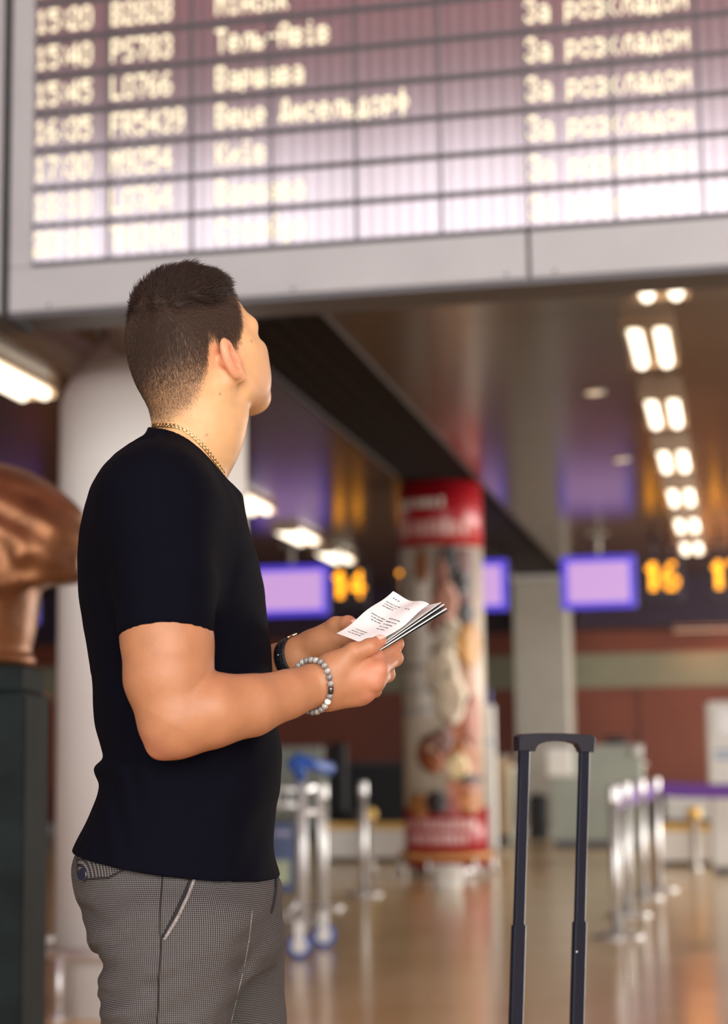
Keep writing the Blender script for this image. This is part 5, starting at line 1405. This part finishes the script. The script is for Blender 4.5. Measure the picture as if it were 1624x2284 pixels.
# ---------------------------------------------------------------- necklace
nb = [(343, 950), (352, 947.5), (372, 948), (392, 952), (412, 960), (430, 973), (446, 988), (460, 1003), (474, 1022), (487, 1041), (499, 1060), (507, 1073)]
near_ = []
for (x, y) in nb:
    q = sk.hit(x, y)
    if q is None:
        q = sk.hit(x+5, y)
    if q is None: continue
    near_.append(q+sk.grad(q[None])[0]*.0016)
pts_ = np.array(near_)
cl = [0]+list(np.cumsum(np.linalg.norm(np.diff(pts_, axis=0), axis=1))); tot = cl[-1]; nl_ = int(tot/.0030)
def on_path(s): return np.array([np.interp(s, cl, pts_[:, j]) for j in range(3)])
link_me = None
chain = MB().tube([tuple(p_-ML) for p_ in pts_], .0009, 6).build('necklace', M['gold'], man)
M['gold2'] = M['gold']
for k in range(nl_):
    s = tot*(k+.5)/nl_; p_ = on_path(s); t = on_path(min(s+.002, tot))-on_path(max(s-.002, 0)); t /= np.linalg.norm(t)
    g = sk.grad(p_[None])[0]; b3 = np.cross(t, g)
    if link_me is None:
        a_ = [(.0032*math.cos(2*math.pi*i/10), .0024*math.sin(2*math.pi*i/10), 0) for i in range(10)]
        link_me = MB().tube(a_, .00095, 5, closed=True).mesh('chain_link', M['gold'])
    o = bpy.data.objects.new('chain_link', link_me); COL.objects.link(o); o.parent = chain
    z_ = g*math.cos(.6)+b3*math.sin(.6)*(1 if k % 2 else -1); z_ /= np.linalg.norm(z_); y_ = np.cross(z_, t)
    o.matrix_local = Matrix(((t[0], y_[0], z_[0], p_[0]-ML[0]), (t[1], y_[1], z_[1], p_[1]-ML[1]), (t[2], y_[2], z_[2], p_[2]-ML[2]), (0, 0, 0, 1)))

# ---------------------------------------------------------------- bead bracelet round the right wrist
wc, wd = P(694, 1531, -.128), P(640, 1549, -.147)-P(706, 1527, -.122)
wd = wd/np.linalg.norm(wd); 
tiltv = wd*1.0+np.array([0, -.25, 0.10]); tiltv /= np.linalg.norm(tiltv)
e1 = np.cross(tiltv, np.array([0, 1.0, 0])); e1 /= np.linalg.norm(e1); e2 = np.cross(tiltv, e1)
def ring_pts(c, v1, v2, angs, lift):
    dr = np.array([v1*math.cos(a)+v2*math.sin(a) for a in angs]); return sk.march(np.tile(c, (len(dr), 1)), dr, lift)
ringc = list(ring_pts(wc, e1, e2, [2*math.pi*i/60 for i in range(60)], .0038))
brace = MB().tube([tuple(p_-ML) for p_ in ringc], .0008, 6, closed=True).build('bracelet', M['black'], man)
brace['label'] = 'grey speckled stone bead bracelet'
ringc = np.array(ringc+[ringc[0]]); cl2 = np.concatenate([[0], np.cumsum(np.linalg.norm(np.diff(ringc, axis=0), axis=1))]); nb_ = int(cl2[-1]/.0080)
beadm = [mat('speckled_bead_%d' % i, c, 0.25, noise=0.6, nscale=260) for i, c in enumerate(((.30, .29, .27), (.22, .21, .21), (.40, .39, .37)))]
whiteb = mat('white_bead', (.75, .74, .72), .3, noise=.1, nscale=200); darkb = mat('dark_metal_bead', (.10, .10, .11), .2, .9)
cands = []
for k in range(nb_):
    s = cl2[-1]*k/nb_; cands.append(np.array([np.interp(s, cl2, ringc[:, j]) for j in range(3)]))
def proj(p_):
    v = np.array(p_)-CAM; z = v@_f; return (CX+FPX*(v@_r)/z, CY-FPX*(v@_u)/z)
pj = [proj(c) for c in cands]
wi = min(range(nb_), key=lambda i: (pj[i][0]-715)**2+(pj[i][1]-1556)**2+(0 if cands[i][1] < wc[1] else 1e5)); di = min(range(nb_), key=lambda i: (pj[i][0]-720)**2+(pj[i][1]-1540)**2+(0 if cands[i][1] < wc[1] and i != wi else 1e5))
bead_me = [MB().ball((0, 0, 0), .0041, 14, 9).mesh('bead', m_) for m_ in beadm+[whiteb]]
barrel_me = MB().lathe([(.0018, -.0052), (.0034, -.0035), (.0036, 0), (.0034, .0035), (.0018, .0052)], 14).mesh('bead', darkb)
for k, c in enumerate(cands):
    o = bpy.data.objects.new('bead', barrel_me if k == di else (bead_me[3] if k == wi else bead_me[k % 3])); COL.objects.link(o); o.parent = brace; o.location = tuple(c-ML)
    if k == di:
        t = cands[(k+1) % nb_]-cands[k-1]; o.rotation_mode = 'QUATERNION'; o.rotation_quaternion = Vector(tuple(t)).to_track_quat('Z', 'Y')
        o['label'] = 'dark metal barrel bead'
    if k == wi: o['label'] = 'white bead'

# ---------------------------------------------------------------- wrist watch on the left wrist
ac, ad = P(654, 1469, .073), P(664, 1466, .068)-P(624, 1480, .088)
ad = ad/np.linalg.norm(ad); f1 = np.cross(ad, np.array([0, 1.0, 0])); f1 /= np.linalg.norm(f1); f2 = np.cross(ad, f1)
def wr_pt(a, off, lift): return ring_pts(ac+ad*off, f1, f2, [a], lift)[0]
M['strap'] = mat('black_leather_strap', (0.008, 0.009, 0.014), 0.45, bump=.4, bscale=300)
na = 40; rings = []
for (off, lift) in ((-.0095, .0002), (-.0095, .0022), (-.008, .003), (.008, .003), (.0095, .0022), (.0095, .0002), (-.0095, .0002)):
    rings.append([tuple(p_-ML) for p_ in ring_pts(ac+ad*off, f1, f2, [2*math.pi*i/na for i in range(na)], lift)])
watch = MB().rings(rings, False).build('wrist_watch', M['strap'], man)
watch['label'] = 'watch on black leather strap with gold buckle'
angs = [2*math.pi*i/72 for i in range(72)]; wpts = ring_pts(ac, f1, f2, angs, .004)
aT = min((proj(p_)[1]+(0 if p_[1] < ac[1]+.004 else 9999), a) for p_, a in zip(wpts, angs))[1]
sgn = 1 if wr_pt(aT+.4, 0, 0)[1] < wr_pt(aT-.4, 0, 0)[1] else -1
M['goldb'] = mat('gold_buckle', (0.80, 0.62, 0.34), 0.22, 1.0)
bk = [wr_pt(aT-sgn*.15, -.011, .004), wr_pt(aT-sgn*.15, .011, .004), wr_pt(aT+sgn*.55, .0115, .004), wr_pt(aT+sgn*.55, -.011, .004)]
MB().tube([tuple(p_-ML) for p_ in (bk[0], bk[1], bk[2])], .0011, 8).build('buckle', M['goldb'], watch)
for k in range(5):
    q = wr_pt(aT+sgn*(.7+.22*k), 0.0, .0032); MB().ball(tuple(q-ML), .0009, 6, 4).build('strap_hole', M['white'] if k == 3 else M['seam'], watch)
far_a = aT+math.pi
cc = wr_pt(far_a, 0, .0035); nn = (cc-ac)/np.linalg.norm(cc-ac)
MB().tube([tuple(cc-ML), tuple(cc+nn*.006-ML), tuple(cc+nn*.008-ML)], [.018, .018, .016], 24).build('watch_case', M['goldb'], watch)

# ---------------------------------------------------------------- papers in his hands
A0, A1 = P(831, 1453, -.118), P(990, 1346, -.078)           # near lower edge of the booklet
B0 = P(752, 1420, -.048)                                    # far end of the same short edge
ex = (A1-A0); L = np.linalg.norm(ex); ex /= L
ey = (B0-A0); Wd = np.linalg.norm(ey); ey /= Wd; en = np.cross(ex, ey)
if en[2] < 0: en = -en
M['paper'] = mat('white_paper', (0.86, 0.85, 0.83), 0.7)
M['cover'] = mat('dark_cover', (0.020, 0.024, 0.030), 0.5)
M['ink'] = mat('grey_ink', (0.09, 0.09, 0.10), 0.8)
def sheet(name, fn, nx, ny, t_, m, parent, origin):
    vs = [fn(i/nx, j/ny)+en*t_/2 for i in range(nx+1) for j in range(ny+1)]+[fn(i/nx, j/ny)-en*t_/2 for i in range(nx+1) for j in range(ny+1)]
    n_ = (nx+1)*(ny+1); g = lambda i, j: i*(ny+1)+j
    fs = [(g(i, j), g(i+1, j), g(i+1, j+1), g(i, j+1)) for i in range(nx) for j in range(ny)]; fs += [tuple(n_+k for k in reversed(q)) for q in fs]
    bd = [g(i, 0) for i in range(nx)]+[g(nx, j) for j in range(ny)]+[g(i, ny) for i in range(nx, 0, -1)]+[g(0, j) for j in range(ny, 0, -1)]
    fs += [(bd[(k+1) % len(bd)], bd[k], n_+bd[k], n_+bd[(k+1) % len(bd)]) for k in range(len(bd))]
    return MB().add([tuple(v_-origin) for v_ in vs], fs, False).build(name, m, parent)
pt_ = thing('passport', 'thin dark covered passport booklet under the ticket in his hands', 'passport', A0)
eb = P(806, 1444, -.040)-A0; eb -= ex*(eb@ex); eb /= np.linalg.norm(eb); nb2 = np.cross(ex, eb); nb2 *= np.sign(nb2[2])
for k, (m_, th_, of) in enumerate(((M['cover'], .0006, -.0034), (M['paper'], .0014, -.0022), (M['cover'], .0005, -.0012), (M['paper'], .0012, 0.0), (M['cover'], .0004, .0009), (M['paper'], .0005, .0015))):
    sheet(('cover' if m_ is M['cover'] else 'page_block'), (lambda of: lambda a, b: A0+ex*a*L*(1-.02*(of > 0))+eb*b*.086+nb2*(of+of*.9*a*2.0-.0012))(of), 8, 2, th_, m_, pt_, A0)
tk = thing('boarding_ticket', 'white printed boarding ticket lying on the passport in his hands', 'ticket', A0)
t_A = P(838, 1440, -.112); t_B = P(753, 1420, -.040); t_C = P(886, 1338, -.010); t_D = P(948, 1362, -.088)
def tick(a, b):
    q = (A0+ex*(.001+a*L*.83)+ey*(.0012+b*Wd*.985)+en*.0042)
    q = q+en*(.0030*math.sin(b*math.pi*2.2+.6)*a+.004*a*a+.0015*math.sin(a*9+b*3))
    return q
sheet('ticket_sheet', tick, 24, 18, .0003, M['paper'], tk, A0)
def printrow(a0, b0, b1, h, seed, fine=.010, along='b'):
    r_ = random.Random(seed); mb = MB(); b = b0
    while b < b1:
        w_ = r_.uniform(.6, 1.4)*fine
        if along == 'b': cs = [tick(a0, b), tick(a0, b+w_), tick(a0+h, b+w_), tick(a0+h, b)]
        else: cs = [tick(b, a0), tick(b, a0+h), tick(b+w_, a0+h), tick(b+w_, a0)]
        mb.add([tuple(c_+en*.00035-A0) for c_ in cs], [(0, 1, 2, 3)]); b += w_+fine*r_.choice((.35, .35, .5, 1.4))
    return mb.build('printed_line', M['ink'], tk)
printrow(.90, .72, .86, .022, 1, .022); 
for i in range(3): printrow(.80-.045*i, .52+.03*i, .90-.02*i, .017, 20+i, .016)
for i in range(3): printrow(.52-.04*i, .50, .86-.05*i, .017, 30+i, .016)
for i in range(5): printrow(.56-.055*i, .14+.02*i, .44, .018, 40+i, .018)
for i in range(3): printrow(.20-.05*i, .48, .80+.02*i, .017, 50+i, .020)
printrow(.78, .2, .30, .017, 60, .02)
